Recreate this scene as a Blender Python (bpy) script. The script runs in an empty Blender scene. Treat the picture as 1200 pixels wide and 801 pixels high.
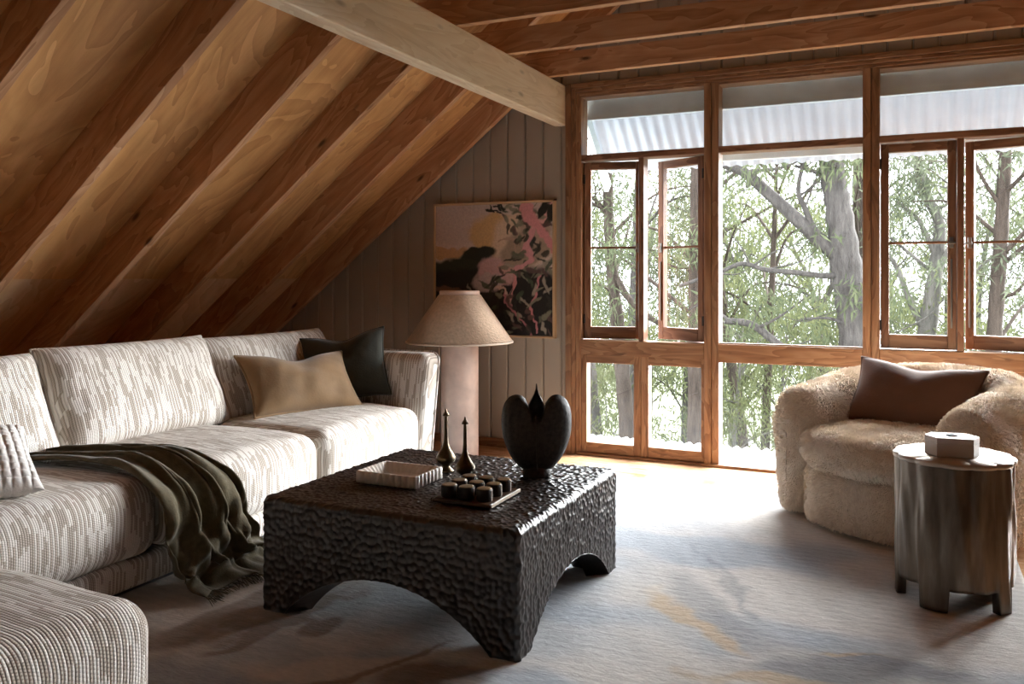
import bpy, bmesh, math, random
import numpy as np
from mathutils import Vector, Matrix, Euler

# ------------------------------------------------------------------ camera, sky, exposure
scene = bpy.context.scene
COL = scene.collection
cam_d = bpy.data.cameras.new('camera'); cam = bpy.data.objects.new('camera', cam_d); COL.objects.link(cam)
cam.location = (0, -5.25, 1.15); cam.rotation_euler = (math.radians(90), 0, math.atan2(468, 1001))
cam_d.sensor_width = 36; cam_d.lens = 1001 / 1200 * 36; cam_d.shift_y = -(400.5 - 325) / 1200
cam_d.clip_end = 300
scene.camera = cam
world = bpy.data.worlds.new('sky'); scene.world = world; world.use_nodes = True
bg = world.node_tree.nodes['Background']; bg.inputs[0].default_value = (0.86, 0.93, 1.0, 1); bg.inputs[1].default_value = 2.0
sun_d = bpy.data.lights.new('hazy_sun_offscreen', 'SUN'); sun_d.energy = 17.0; sun_d.angle = math.radians(70); sun_d.color = (0.97, 0.985, 1.0)
sun = bpy.data.objects.new('hazy_sun_offscreen', sun_d); COL.objects.link(sun); sun.location = (4, 14, 9)
sun.rotation_euler = Vector((-0.42, -1.0, -0.46)).to_track_quat('-Z', 'Y').to_euler()      # low bright haze in front of the window
vs = scene.view_settings
vs.view_transform = 'Standard'; vs.look = 'None'; vs.gamma = 1; vs.use_curve_mapping = False; vs.exposure = 2.25
scene.cycles.max_bounces = 10; scene.cycles.diffuse_bounces = 6; scene.cycles.transparent_max_bounces = 24
scene.cycles.glossy_bounces = 3; scene.cycles.transmission_bounces = 6
scene.cycles.caustics_reflective = False; scene.cycles.caustics_refractive = False
scene.cycles.sample_clamp_indirect = 6

rng = random.Random(7)
PI = math.pi

# ------------------------------------------------------------------ node helpers
def new_mat(name):
    m = bpy.data.materials.new(name); m.use_nodes = True
    nt = m.node_tree; b = nt.nodes['Principled BSDF']
    return m, nt, b

def nd(nt, typ, ins=None, **props):
    n = nt.nodes.new(typ)
    for k, v in props.items(): setattr(n, k, v)
    for k, v in (ins or {}).items():
        s = n.inputs[k]
        if isinstance(v, bpy.types.NodeSocket): nt.links.new(v, s)
        else: s.default_value = v
    return n

def ramp(nt, fac, stops, interp='LINEAR'):
    r = nd(nt, 'ShaderNodeValToRGB', {0: fac}); r.color_ramp.interpolation = interp
    el = r.color_ramp.elements
    while len(el) < len(stops): el.new(0.5)
    for e, (p, c) in zip(el, stops): e.position = p; e.color = (*c, 1) if len(c) == 3 else c
    return r.outputs[0]

def math_n(nt, op, a, b=0.0, c=None):
    ins = {0: a, 1: b}
    if c is not None: ins[2] = c
    return nd(nt, 'ShaderNodeMath', ins, operation=op).outputs[0]

def mixc(nt, fac, a, b, mode='MIX'):
    n = nd(nt, 'ShaderNodeMix', data_type='RGBA', blend_type=mode)
    for k, v in ((0, fac), (6, a), (7, b)):
        if isinstance(v, bpy.types.NodeSocket): nt.links.new(v, n.inputs[k])
        else: n.inputs[k].default_value = v if not isinstance(v, tuple) or len(v) == 4 else (*v, 1)
    return n.outputs[2]

def bump(nt, bsdf, h, strength=0.3, dist=0.01):
    b = nd(nt, 'ShaderNodeBump', {'Strength': strength, 'Distance': dist, 'Height': h})
    nt.links.new(b.outputs[0], bsdf.inputs['Normal'])

def objco(nt, scale=(1, 1, 1), rnd=True):
    tc = nd(nt, 'ShaderNodeTexCoord').outputs['Object']
    if rnd:
        r = nd(nt, 'ShaderNodeObjectInfo').outputs['Random']
        off = nd(nt, 'ShaderNodeCombineXYZ', {0: math_n(nt, 'MULTIPLY', r, 37.0), 1: math_n(nt, 'MULTIPLY', r, 11.0), 2: math_n(nt, 'MULTIPLY', r, 5.0)}).outputs[0]
        tc = nd(nt, 'ShaderNodeVectorMath', {0: tc, 1: off}, operation='ADD').outputs[0]
    return nd(nt, 'ShaderNodeMapping', {0: tc, 3: scale}).outputs[0]

def wood(name, dark, mid, light, fine=1.0, rough=0.55, figure=0.0, knots=0.0):
    """timber with the grain along the local X axis"""
    m, nt, b = new_mat(name)
    v = objco(nt, (0.9, 14 * fine, 14 * fine))
    n1 = nd(nt, 'ShaderNodeTexNoise', {'Vector': v, 'Scale': 2.2, 'Detail': 6, 'Roughness': 0.62, 'Distortion': 0.6}).outputs[0]
    v2 = objco(nt, (0.55, 3.0 * fine, 3.0 * fine))
    n2 = nd(nt, 'ShaderNodeTexNoise', {'Vector': v2, 'Scale': 1.6, 'Detail': 3, 'Distortion': 1.2}).outputs[0]
    rings = math_n(nt, 'FRACT', math_n(nt, 'MULTIPLY', n2, 9.0))
    f = math_n(nt, 'ADD', math_n(nt, 'MULTIPLY', n1, 0.72), math_n(nt, 'MULTIPLY', rings, 0.28))
    c = ramp(nt, f, [(0.25, dark), (0.5, mid), (0.75, light)])
    r = nd(nt, 'ShaderNodeObjectInfo').outputs['Random']
    c = nd(nt, 'ShaderNodeHueSaturation', {'Value': math_n(nt, 'ADD', math_n(nt, 'MULTIPLY', r, 0.22), 0.89), 'Color': c}).outputs[0]
    if figure:
        v3 = objco(nt, (1.2, 7, 7))
        n3 = nd(nt, 'ShaderNodeTexNoise', {'Vector': v3, 'Scale': 1.4, 'Detail': 2, 'Distortion': 2.0}).outputs[0]
        mask = ramp(nt, n3, [(0.62, (0, 0, 0)), (0.68, (1, 1, 1))])
        c = mixc(nt, math_n(nt, 'MULTIPLY', mask, figure), c, tuple(x * 0.35 for x in dark))
    if knots:
        v4 = objco(nt, (2.6, 7.5, 7.5))
        vo = nd(nt, 'ShaderNodeTexVoronoi', {'Vector': v4, 'Scale': 1.0, 'Randomness': 1.0}).outputs['Distance']
        mask = ramp(nt, vo, [(0.05, (1, 1, 1)), (0.13, (0, 0, 0))])
        c = mixc(nt, math_n(nt, 'MULTIPLY', mask, knots), c, tuple(x * 0.25 for x in dark))
    nt.links.new(c, b.inputs['Base Color'])
    b.inputs['Roughness'].default_value = rough
    b.inputs['Specular IOR Level'].default_value = 0.35
    bump(nt, b, n1, 0.25, 0.004)
    return m

def plain(name, col, rough=0.6, metal=0.0, noise=0.0, nscale=8.0, bmp=0.0, bscale=60.0, spec=0.4, sheen=0.0):
    m, nt, b = new_mat(name)
    c = (*col, 1)
    b.inputs['Base Color'].default_value = c; b.inputs['Roughness'].default_value = rough
    b.inputs['Metallic'].default_value = metal; b.inputs['Specular IOR Level'].default_value = spec
    if sheen:
        b.inputs['Sheen Weight'].default_value = sheen; b.inputs['Sheen Roughness'].default_value = 0.45
    if noise:
        v = objco(nt)
        n = nd(nt, 'ShaderNodeTexNoise', {'Vector': v, 'Scale': nscale, 'Detail': 5}).outputs[0]
        lo = tuple(x * (1 - noise) for x in col); hi = tuple(min(1, x * (1 + noise)) for x in col)
        nt.links.new(ramp(nt, n, [(0.3, lo), (0.7, hi)]), b.inputs['Base Color'])
    if bmp:
        v = objco(nt)
        n = nd(nt, 'ShaderNodeTexNoise', {'Vector': v, 'Scale': bscale, 'Detail': 4}).outputs[0]
        bump(nt, b, n, bmp, 0.004)
    return m

def sofa_fabric(name, stripe='Y'):
    m, nt, b = new_mat(name)
    tc = nd(nt, 'ShaderNodeTexCoord').outputs['Object']
    wob = nd(nt, 'ShaderNodeTexNoise', {'Vector': tc, 'Scale': 5.0, 'Detail': 2}, ).outputs['Color']
    wv = nd(nt, 'ShaderNodeVectorMath', {0: wob, 1: (0.5, 0.5, 0.5)}, operation='SUBTRACT').outputs[0]
    wv = nd(nt, 'ShaderNodeVectorMath', {0: wv, 'Scale': 0.018}, operation='SCALE').outputs[0]
    p = nd(nt, 'ShaderNodeVectorMath', {0: tc, 1: wv}, operation='ADD').outputs[0]
    s = nd(nt, 'ShaderNodeSeparateXYZ', {0: p}).outputs
    st, ln = (s['Y'], math_n(nt, 'SUBTRACT', s['X'], s['Z'])) if stripe == 'Y' else (s['X'], math_n(nt, 'SUBTRACT', s['Z'], s['Y']))
    u = math_n(nt, 'MULTIPLY', st, 1 / 0.0078)
    col = math_n(nt, 'FLOOR', u)
    w1 = nd(nt, 'ShaderNodeTexWhiteNoise', {'W': col}, noise_dimensions='1D').outputs[0]
    l = math_n(nt, 'ADD', math_n(nt, 'MULTIPLY', ln, 1 / 0.07), math_n(nt, 'MULTIPLY', w1, 17.0))
    seg = math_n(nt, 'FLOOR', l)
    cv = nd(nt, 'ShaderNodeCombineXYZ', {0: col, 1: seg}).outputs[0]
    w2 = nd(nt, 'ShaderNodeTexWhiteNoise', {'Vector': cv}, noise_dimensions='3D').outputs[0]
    par = math_n(nt, 'MODULO', math_n(nt, 'ADD', col, 1000.0), 2.0)
    white = math_n(nt, 'GREATER_THAN', math_n(nt, 'ADD', w2, math_n(nt, 'MULTIPLY', par, 0.42)), 0.66)
    fu = math_n(nt, 'FRACT', u)
    edge = math_n(nt, 'MULTIPLY', math_n(nt, 'SUBTRACT', 1.0, fu), fu)       # 0 at stripe borders
    edge = math_n(nt, 'MULTIPLY', edge, 4.0)
    stitch = math_n(nt, 'FRACT', math_n(nt, 'ADD', math_n(nt, 'MULTIPLY', ln, 1 / 0.0085), math_n(nt, 'MULTIPLY', col, 0.5)))
    stitch = math_n(nt, 'MULTIPLY', math_n(nt, 'MULTIPLY', stitch, math_n(nt, 'SUBTRACT', 1.0, stitch)), 4.0)
    hgt = math_n(nt, 'MULTIPLY', edge, math_n(nt, 'ADD', 0.4, math_n(nt, 'MULTIPLY', stitch, 0.6)))
    taupe = mixc(nt, hgt, (0.24, 0.195, 0.155), (0.56, 0.49, 0.42))
    cream = mixc(nt, edge, (0.54, 0.495, 0.45), (0.74, 0.695, 0.64))
    nt.links.new(mixc(nt, white, taupe, cream), b.inputs['Base Color'])
    b.inputs['Roughness'].default_value = 0.9; b.inputs['Specular IOR Level'].default_value = 0.1
    b.inputs['Sheen Weight'].default_value = 0.15
    bump(nt, b, math_n(nt, 'ADD', hgt, math_n(nt, 'MULTIPLY', white, 0.5)), 0.55, 0.004)
    return m

def glass_mat():
    m, nt, b = new_mat('window_glass'); nt.nodes.remove(b)
    out = nt.nodes['Material Output']
    bf = nd(nt, 'ShaderNodeNewGeometry').outputs['Backfacing']          # same reflectance on both faces of the pane
    fr = nd(nt, 'ShaderNodeFresnel', {0: math_n(nt, 'ADD', 1.45, math_n(nt, 'MULTIPLY', bf, 1 / 1.45 - 1.45))}).outputs[0]
    t = nd(nt, 'ShaderNodeBsdfTransparent', {0: (0.97, 0.98, 0.98, 1)}).outputs[0]
    g = nd(nt, 'ShaderNodeBsdfGlossy', {'Roughness': 0.02}).outputs[0]
    mx = nd(nt, 'ShaderNodeMixShader', {0: fr, 1: t, 2: g})
    nt.links.new(mx.outputs[0], out.inputs[0]); return m

def leaf_mat(name, c1, c2, c3, trans=0.38):
    m, nt, b = new_mat(name); nt.nodes.remove(b)
    out = nt.nodes['Material Output']
    tc = nd(nt, 'ShaderNodeTexCoord').outputs['Object']
    n = nd(nt, 'ShaderNodeTexNoise', {'Vector': tc, 'Scale': 2.6, 'Detail': 4, 'Roughness': 0.8}).outputs[0]
    c = ramp(nt, n, [(0.3, tuple(0.78 * q for q in c1)), (0.5, tuple(0.78 * q for q in c2)), (0.7, tuple(0.78 * q for q in c3))])
    d = nd(nt, 'ShaderNodeBsdfDiffuse', {0: c}).outputs[0]
    t = nd(nt, 'ShaderNodeBsdfTranslucent', {0: c}).outputs[0]
    mx = nd(nt, 'ShaderNodeMixShader', {0: trans, 1: d, 2: t})
    nt.links.new(mx.outputs[0], out.inputs[0]); return m

def sheet_mat():
    m, nt, b = new_mat('corrugated_sheet'); nt.nodes.remove(b)
    out = nt.nodes['Material Output']
    tc = nd(nt, 'ShaderNodeTexCoord').outputs['Object']
    n = nd(nt, 'ShaderNodeTexNoise', {'Vector': tc, 'Scale': 3.0, 'Detail': 5}).outputs[0]
    c = ramp(nt, n, [(0.3, (0.40, 0.43, 0.48)), (0.7, (0.50, 0.53, 0.57))])
    d = nd(nt, 'ShaderNodeBsdfDiffuse', {0: c}).outputs[0]
    t = nd(nt, 'ShaderNodeBsdfTranslucent', {0: (0.22, 0.235, 0.26, 1)}).outputs[0]
    mx = nd(nt, 'ShaderNodeMixShader', {0: 0.05, 1: d, 2: t})
    nt.links.new(mx.outputs[0], out.inputs[0]); return m

def vcol_mat(name, rough, streak=None, bmp=0.0, bscale=200.0, spec=0.2, sheen=0.0):
    m, nt, b = new_mat(name)
    a = nd(nt, 'ShaderNodeVertexColor', layer_name='paint').outputs[0]
    tc = nd(nt, 'ShaderNodeTexCoord').outputs['Object']
    if streak:
        mp = nd(nt, 'ShaderNodeMapping', {0: tc, 3: streak}).outputs[0]
        n = nd(nt, 'ShaderNodeTexNoise', {'Vector': mp, 'Scale': 1.0, 'Detail': 6, 'Roughness': 0.7}).outputs[0]
        k = ramp(nt, n, [(0.3, (0.84, 0.84, 0.84)), (0.7, (1.12, 1.12, 1.12))])
        a = mixc(nt, 1.0, a, k, 'MULTIPLY')
        if bmp: bump(nt, b, n, bmp, 0.01)
    nt.links.new(a, b.inputs['Base Color'])
    b.inputs['Roughness'].default_value = rough; b.inputs['Specular IOR Level'].default_value = spec
    if sheen: b.inputs['Sheen Weight'].default_value = sheen
    return m

M = {}
M['rafter'] = wood('oregon_timber', (0.30, 0.135, 0.06), (0.46, 0.235, 0.115), (0.58, 0.345, 0.195), 0.8, 0.6, knots=0.9)
M['beam'] = wood('laminated_pine', (0.66, 0.50, 0.33), (0.78, 0.62, 0.44), (0.84, 0.71, 0.54), 1.2, 0.55, knots=0.5)
M['ply'] = wood('ceiling_plywood', (0.46, 0.23, 0.085), (0.60, 0.33, 0.13), (0.72, 0.43, 0.19), 0.5, 0.5)
M['ply2'] = wood('offcut_plywood', (0.56, 0.33, 0.16), (0.68, 0.44, 0.24), (0.76, 0.53, 0.31), 0.5, 0.5)
M['win'] = wood('window_timber', (0.17, 0.075, 0.034), (0.28, 0.138, 0.066), (0.38, 0.215, 0.112), 1.0, 0.5, figure=0.5)
M['sash'] = wood('sash_timber', (0.12, 0.050, 0.025), (0.21, 0.098, 0.05), (0.31, 0.165, 0.09), 1.0, 0.5, figure=0.5)
M['floor'] = wood('floor_timber', (0.44, 0.23, 0.11), (0.60, 0.36, 0.20), (0.70, 0.46, 0.28), 1.0, 0.22)
M['wall'] = plain('taupe_paint', (0.36, 0.298, 0.232), 0.55, noise=0.05, nscale=2.0)
M['paint'] = plain('exterior_paint', (0.72, 0.79, 0.80), 0.7, noise=0.12, nscale=6)
M['glass'] = glass_mat()
M['sheet'] = sheet_mat()
M['fab'] = sofa_fabric('sofa_weave', 'Y')
M['fabx'] = sofa_fabric('sofa_weave_arm', 'X')
M['black'] = plain('black_metal', (0.02, 0.018, 0.016), 0.4)
M['steel'] = plain('latch_metal', (0.25, 0.24, 0.22), 0.35, 0.9)

# ------------------------------------------------------------------ mesh helpers
def link(o, parent=None):
    COL.objects.link(o)
    if parent is not None: o.parent = parent
    return o

def empty(name, loc=(0, 0, 0), rz=0.0, parent=None):
    o = bpy.data.objects.new(name, None); o.empty_display_size = 0.1
    o.location = loc; o.rotation_euler = (0, 0, rz)
    return link(o, parent)

def tag(o, label, cat, group=None, kind=None):
    o['label'] = label; o['category'] = cat
    if group: o['group'] = group
    if kind: o['kind'] = kind
    return o

def mesh(name, verts, faces, mat, parent=None, smooth=True, loc=(0, 0, 0), rot=(0, 0, 0)):
    me = bpy.data.meshes.new(name)
    me.from_pydata([tuple(map(float, v)) for v in verts], [], [tuple(map(int, f)) for f in faces])
    if smooth: me.polygons.foreach_set('use_smooth', [True] * len(me.polygons))
    for mm in (mat if isinstance(mat, (list, tuple)) else [mat]): me.materials.append(mm)
    me.update()
    o = bpy.data.objects.new(name, me); o.location = loc; o.rotation_euler = rot
    return link(o, parent)

def mesh_np(name, V, F, mat, parent=None, smooth=True, loc=(0, 0, 0), rot=(0, 0, 0)):
    """fast path: V (n,3) float, F (m,k) int, all faces k-gons"""
    me = bpy.data.meshes.new(name); V = np.asarray(V, np.float32); F = np.asarray(F, np.int32)
    m_, k = F.shape
    me.vertices.add(len(V)); me.vertices.foreach_set('co', V.ravel())
    me.loops.add(m_ * k); me.loops.foreach_set('vertex_index', F.ravel())
    me.polygons.add(m_); me.polygons.foreach_set('loop_start', np.arange(0, m_ * k, k, dtype=np.int32))
    me.polygons.foreach_set('use_smooth', np.full(m_, smooth))
    me.update(calc_edges=True); me.validate()
    me.materials.append(mat)
    o = bpy.data.objects.new(name, me); o.location = loc; o.rotation_euler = rot
    return link(o, parent)

def grid_faces(nu, nv, wrap_u=False, wrap_v=False):
    iu = np.arange(nu if wrap_u else nu - 1); iv = np.arange(nv if wrap_v else nv - 1)
    a, b = np.meshgrid(iu, iv, indexing='ij'); a2 = (a + 1) % nu; b2 = (b + 1) % nv
    return np.stack([a * nv + b, a2 * nv + b, a2 * nv + b2, a * nv + b2], -1).reshape(-1, 4)

def bevel_box_mesh(name, sx, sy, sz, bev, mats, bottom_slot=False):
    bm = bmesh.new(); bmesh.ops.create_cube(bm, size=1.0)
    for v in bm.verts: v.co = Vector((v.co.x * sx, v.co.y * sy, v.co.z * sz))
    if bev > 0: bmesh.ops.bevel(bm, geom=bm.edges[:], offset=bev, segments=1, affect='EDGES', profile=0.5)
    if bottom_slot:
        for f in bm.faces:
            if f.normal.z < -0.9: f.material_index = 1
    me = bpy.data.meshes.new(name); bm.to_mesh(me); bm.free()
    for mm in mats: me.materials.append(mm)
    return me

def box(name, x0, x1, y0, y1, z0, z1, mat, parent=None, axis=None, bev=0.003):
    """box whose local X (the grain) follows the given world axis; coordinates in the parent's frame"""
    d = (x1 - x0, y1 - y0, z1 - z0)
    if axis is None: axis = 'xyz'[int(np.argmax(d))]
    c = ((x0 + x1) / 2, (y0 + y1) / 2, (z0 + z1) / 2)
    if axis == 'x': dims, rot = d, (0, 0, 0)
    elif axis == 'y': dims, rot = (d[1], d[0], d[2]), (0, 0, PI / 2)
    else: dims, rot = (d[2], d[1], d[0]), (0, -PI / 2, 0)
    me = bevel_box_mesh(name, *dims, min(bev, min(d) * 0.3), [mat])
    o = bpy.data.objects.new(name, me); o.location = c; o.rotation_euler = rot
    return link(o, parent)

def lathe(name, prof, mat, parent=None, n=40, loc=(0, 0, 0), smooth=True, sx=1.0, sy=1.0):
    prof = np.array(prof, float); th = np.linspace(0, 2 * PI, n, endpoint=False)
    V = np.stack([np.outer(np.cos(th), prof[:, 0]) * sx, np.outer(np.sin(th), prof[:, 0]) * sy, np.tile(prof[:, 1], (n, 1))], -1).reshape(-1, 3)
    return mesh_np(name, V, grid_faces(n, len(prof), True), mat, parent, smooth, loc)

def tube_geo(pts, rad, n=8, closed=False):
    pts = np.array(pts, float); k = len(pts); rad = np.broadcast_to(np.array(rad, float), (k,))
    tan = np.gradient(pts, axis=0)
    if closed: tan = np.roll(pts, -1, 0) - np.roll(pts, 1, 0)
    tan /= np.linalg.norm(tan, axis=1)[:, None] + 1e-9
    ref = np.array([0.0, 0, 1]) if abs(tan[0][2]) < 0.9 else np.array([1.0, 0, 0])
    V = []
    nrm = np.cross(tan[0], ref); nrm /= np.linalg.norm(nrm)
    th = np.linspace(0, 2 * PI, n, endpoint=False)
    for i in range(k):
        nrm = nrm - tan[i] * (nrm @ tan[i]); nrm /= np.linalg.norm(nrm) + 1e-9
        bn = np.cross(tan[i], nrm)
        V.append(pts[i] + rad[i] * (np.outer(np.cos(th), nrm) + np.outer(np.sin(th), bn)))
    return np.concatenate(V), grid_faces(k, n, closed, True)

def tube(name, pts, rad, mat, parent=None, n=8, closed=False):
    V, F = tube_geo(pts, rad, n, closed); return mesh_np(name, V, F, mat, parent)

def join_geo(parts):
    Vs, Fs, o = [], [], 0
    for V, F in parts: Vs.append(V); Fs.append(F + o); o += len(V)
    return np.concatenate(Vs), np.concatenate(Fs)

def catmull(pts, per=6):
    P = np.array(pts, float); P = np.vstack([2 * P[0] - P[1], P, 2 * P[-1] - P[-2]]); out = []
    for i in range(1, len(P) - 2):
        for t in np.linspace(0, 1, per, endpoint=False):
            a, b, c, d = P[i - 1], P[i], P[i + 1], P[i + 2]
            out.append(0.5 * (2 * b + (c - a) * t + (2 * a - 5 * b + 4 * c - d) * t * t + (3 * b - a - 3 * c + d) * t ** 3))
    out.append(P[-2]); return np.array(out)

def puff_geo(a, b, c, r, n=22, top=0.0, front=0.0, seed=0, wr=0.0):
    """soft rounded block of half sizes a,b,c with edge radius r and a bulging top"""
    s = np.linspace(-1, 1, n); e = 0.55
    s = np.sign(s) * np.abs(s) ** 0.8
    idx, V, F = {}, [], []
    def key(p):
        k = tuple(np.round(p, 5))
        if k not in idx: idx[k] = len(V); V.append(p)
        return idx[k]
    for ax in range(3):
        for sg in (-1, 1):
            g = np.empty((n, n), int)
            for i in range(n):
                for j in range(n):
                    p = np.empty(3); p[ax] = sg; p[(ax + 1) % 3] = s[i]; p[(ax + 2) % 3] = s[j]; g[i, j] = key(p)
            for i in range(n - 1):
                for j in range(n - 1):
                    q = [g[i, j], g[i + 1, j], g[i + 1, j + 1], g[i, j + 1]]
                    F.append(q if sg > 0 else q[::-1])
    V = np.array(V); D = np.array([a, b, c]); p = V * D
    q = np.clip(p, -(D - r), D - r); d = p - q; L = np.linalg.norm(d, axis=1)[:, None]
    # push shells outside the inner box onto radius r
    m = np.max(np.abs(d), axis=1)[:, None]
    pos = np.where(L > 1e-9, q + d / np.maximum(L, 1e-9) * np.maximum(m, 1e-9), p)
    u, v, w = pos[:, 0] / a, pos[:, 1] / b, pos[:, 2] / c
    bul = np.clip(1 - u ** 2, 0, 1) * np.clip(1 - v ** 2, 0, 1)
    pos[:, 2] += np.where(w > 0, w, 0) * top * np.sqrt(bul)
    pos[:, 0] += np.where(u > 0, u, 0) * front * np.clip(1 - v ** 2, 0, 1) * np.clip(1 - w ** 2, 0, 1)
    if wr:
        rs = np.random.RandomState(seed)
        for _ in range(6):
            k = rs.normal(0, 9, 3); ph = rs.rand() * 6
            pos += (wr * np.sin(pos @ k + ph))[:, None] * np.array([0.5, 0.3, 1.0])
    return pos, np.array(F)

def puff(name, a, b, c, r, mat, parent=None, loc=(0, 0, 0), rot=(0, 0, 0), **kw):
    V, F = puff_geo(a, b, c, r, **kw); return mesh_np(name, V, F, mat, parent, True, loc, rot)

def vnoise(P, scale, seed):
    """cheap smooth pseudo-noise from summed sines, about -1..1"""
    rs = np.random.RandomState(seed); out = np.zeros(len(P)); amp = 0
    for o in range(3):
        for _ in range(4):
            k = rs.normal(0, 1, P.shape[1]); k *= scale * 2 ** o / np.linalg.norm(k)
            out += np.sin(P @ k * 2 * PI + rs.rand() * 6.28) / 2 ** o
        amp += 4 / 2 ** o
    return out / amp * 2.2

def copy_tree(o, parent=None):
    c = o.copy(); COL.objects.link(c); c.parent = parent
    for ch in o.children: copy_tree(ch, c)
    return c

def paint_attr(o, cols):
    me = o.data; a = me.color_attributes.new('paint', 'FLOAT_COLOR', 'POINT')
    rgba = np.ones((len(me.vertices), 4), np.float32); rgba[:, :3] = cols
    a.data.foreach_set('color', rgba.ravel())

def srgb(r, g, b): return tuple(((x / 255 + 0.055) / 1.055) ** 2.4 if x > 10 else x / 255 / 12.92 for x in (r, g, b))

# ================================================================== THE ROOM
SL = 0.78; ANG = math.atan(SL); RX = -0.21                    # roof pitch and ridge position
def zb(x): return 2.28 + SL * (x + 2.431)                     # underside plane of the left rafters
def zbr(x): return zb(2 * RX - x)
XL, XR, YB, YF = -5.2, 2 * RX + 5.2, 0.0, -7.6
WX0, BAY = -2.002, 0.898                                      # window: first post centre and bay width
WX1 = WX0 + 4 * BAY

# floor: boards laid parallel to the window
fl = tag(empty('floor', (0, 0, 0)), 'honey coloured timber board floor showing beyond the rug', 'floor', kind='structure')
y = 0.12; k = 0
me_pl = [bevel_box_mesh('plank', XR - XL, 0.1305, 0.03, 0.0015, [M['floor']])]
while y > YF:
    o = bpy.data.objects.new('plank', me_pl[0]); o.location = ((XL + XR) / 2, y - 0.066, -0.015); link(o, fl); y -= 0.132
box('subfloor', XL, XR, YF, 0.13, -0.10, -0.031, M['floor'], fl, 'x', 0)

# ceiling: plywood between exposed rafters, ridge, ceiling joists and the two eave beams
ce = tag(empty('ceiling', (0, 0, 0)), 'steep plywood ceiling on exposed timber rafters with pale beam and joists', 'ceiling', kind='structure')
RY = [-0.1 - 0.628 * i for i in range(12)]
x_low = -4.95
Lr = (RX - x_low) / math.cos(ANG)
raf = bevel_box_mesh('rafter', Lr, 0.048, 0.19, 0.002, [M['rafter']])
for i, yy in enumerate(RY):
    for side in (0, 1):
        o = bpy.data.objects.new('rafter', raf)
        cx = (x_low + RX) / 2; cz = zb(cx); nx, nz = -math.sin(ANG), math.cos(ANG)
        px, pz = cx + nx * 0.095, cz + nz * 0.095
        if side == 0: o.location = (px, yy + 0.024, pz); o.rotation_euler = (0, -ANG, 0)
        else: o.location = (2 * RX - px, yy + 0.024, pz); o.rotation_euler = (0, ANG, 0)
        link(o, ce)
edges = [0.12] + [yy + 0.024 for yy in RY[1:]] + [YF]
x_join = -4.08
def ply_panel(xa, xb, y0, y1, side, off, name='ceiling_panel', mat='ply'):
    Lp = (xb - xa) / math.cos(ANG) - 0.003
    me = bevel_box_mesh(name, Lp, y1 - y0 - 0.002, 0.005 if mat == 'glass' else 0.012, 0.001, [M[mat]])
    o = bpy.data.objects.new(name, me)
    cx = (xa + xb) / 2; cz = zb(cx); d = 0.196 + off
    px, pz = cx - math.sin(ANG) * d, cz + math.cos(ANG) * d
    if side == 0: o.location = (px, (y0 + y1) / 2, pz); o.rotation_euler = (0, -ANG, 0)
    else: o.location = (2 * RX - px, (y0 + y1) / 2, pz); o.rotation_euler = (0, ANG, 0)
    link(o, ce)
for i in range(len(edges) - 1):
    for side in (0, 1):
        ply_panel(-5.05, x_join, edges[i + 1], edges[i], side, 0, mat='ply2' if side == 0 else 'ply')
        ply_panel(x_join - 0.004, -1.9, edges[i + 1], edges[i], side, 0)
        ply_panel(-1.904, RX + 0.14, edges[i + 1], edges[i], side, 0)
box('ridge_beam', RX - 0.03, RX + 0.03, YF, 0.12, zb(RX) - 0.12, zb(RX) + 0.16, M['rafter'], ce)
bx = box('eave_beam', -2.135, -2.052, YF, 0.0, 2.145, 2.406, M['beam'], ce, 'y', 0.006)
bx['label'] = 'thick pale laminated pine beam'
box('eave_beam', 2 * RX + 2.052, 2 * RX + 2.135, YF, 0.0, 2.145, 2.406, M['beam'], ce, 'y', 0.006)
JL = 2 * (2.33 + RX)
joi = bevel_box_mesh('joist', JL, 0.045, 0.14, 0.002, [M['rafter']])
for i in range(12):
    o = bpy.data.objects.new('joist', joi); o.location = (RX, -0.302 - 0.594 * i, 2.476); link(o, ce)

# window wall: vertical grooved boards
VJ = 0.131
def vj_board_mesh(w, h):
    g = 0.009; t = 0.02; x = w / 2
    prof = [(-x, -t), (-x, 0.0 + 0), (-x + 0.001, -0.0), (-x + 0.001, 0)]
    P = [(-x, 0), (-x, -t + g), (-x + g, -t), (x - g, -t), (x, -t + g), (x, 0)]
    V = [(0, 0, 0)] * 0; V = [(px, py, 0) for px, py in P] + [(px, py, h) for px, py in P]
    n = len(P); F = [(i, i + 1, i + 1 + n, i + n) for i in range(n - 1)] + [(n - 1, 0, n, 2 * n - 1), tuple(range(n))[::-1], tuple(range(n, 2 * n))]
    return V, F
def ceil_z(x): return (zb(x) if x < RX else zbr(x)) + 0.19 / math.cos(ANG)
def gable(name, yface, sgn, label, holes):
    w = tag(empty(name, (0, yface, 0), 0 if sgn > 0 else PI), label, 'wall', kind='structure')
    x = -5.1
    while x < 2 * RX + 5.1:
        xc = x + VJ / 2; top = ceil_z(xc) + 0.05
        spans = [(0.0, top)]
        for hx0, hx1, hz0, hz1 in holes:
            if hx0 - 0.02 < xc < hx1 + 0.02: spans = [(0.0, hz0), (hz1, top)]
        for z0, z1 in spans:
            if z1 - z0 > 0.03:
                V, F = vj_board_mesh(VJ - 0.002, z1 - z0)
                mesh('wall_board', V, F, M['wall'], w, False, (xc if sgn > 0 else -xc, 0, z0))
        x += VJ
    return w
wb = gable('wall_back', 0.0, 1, 'taupe painted wall of vertical grooved boards around the window', [(-2.0, WX1 + 0.0, 0.0, 2.36)])
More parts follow.
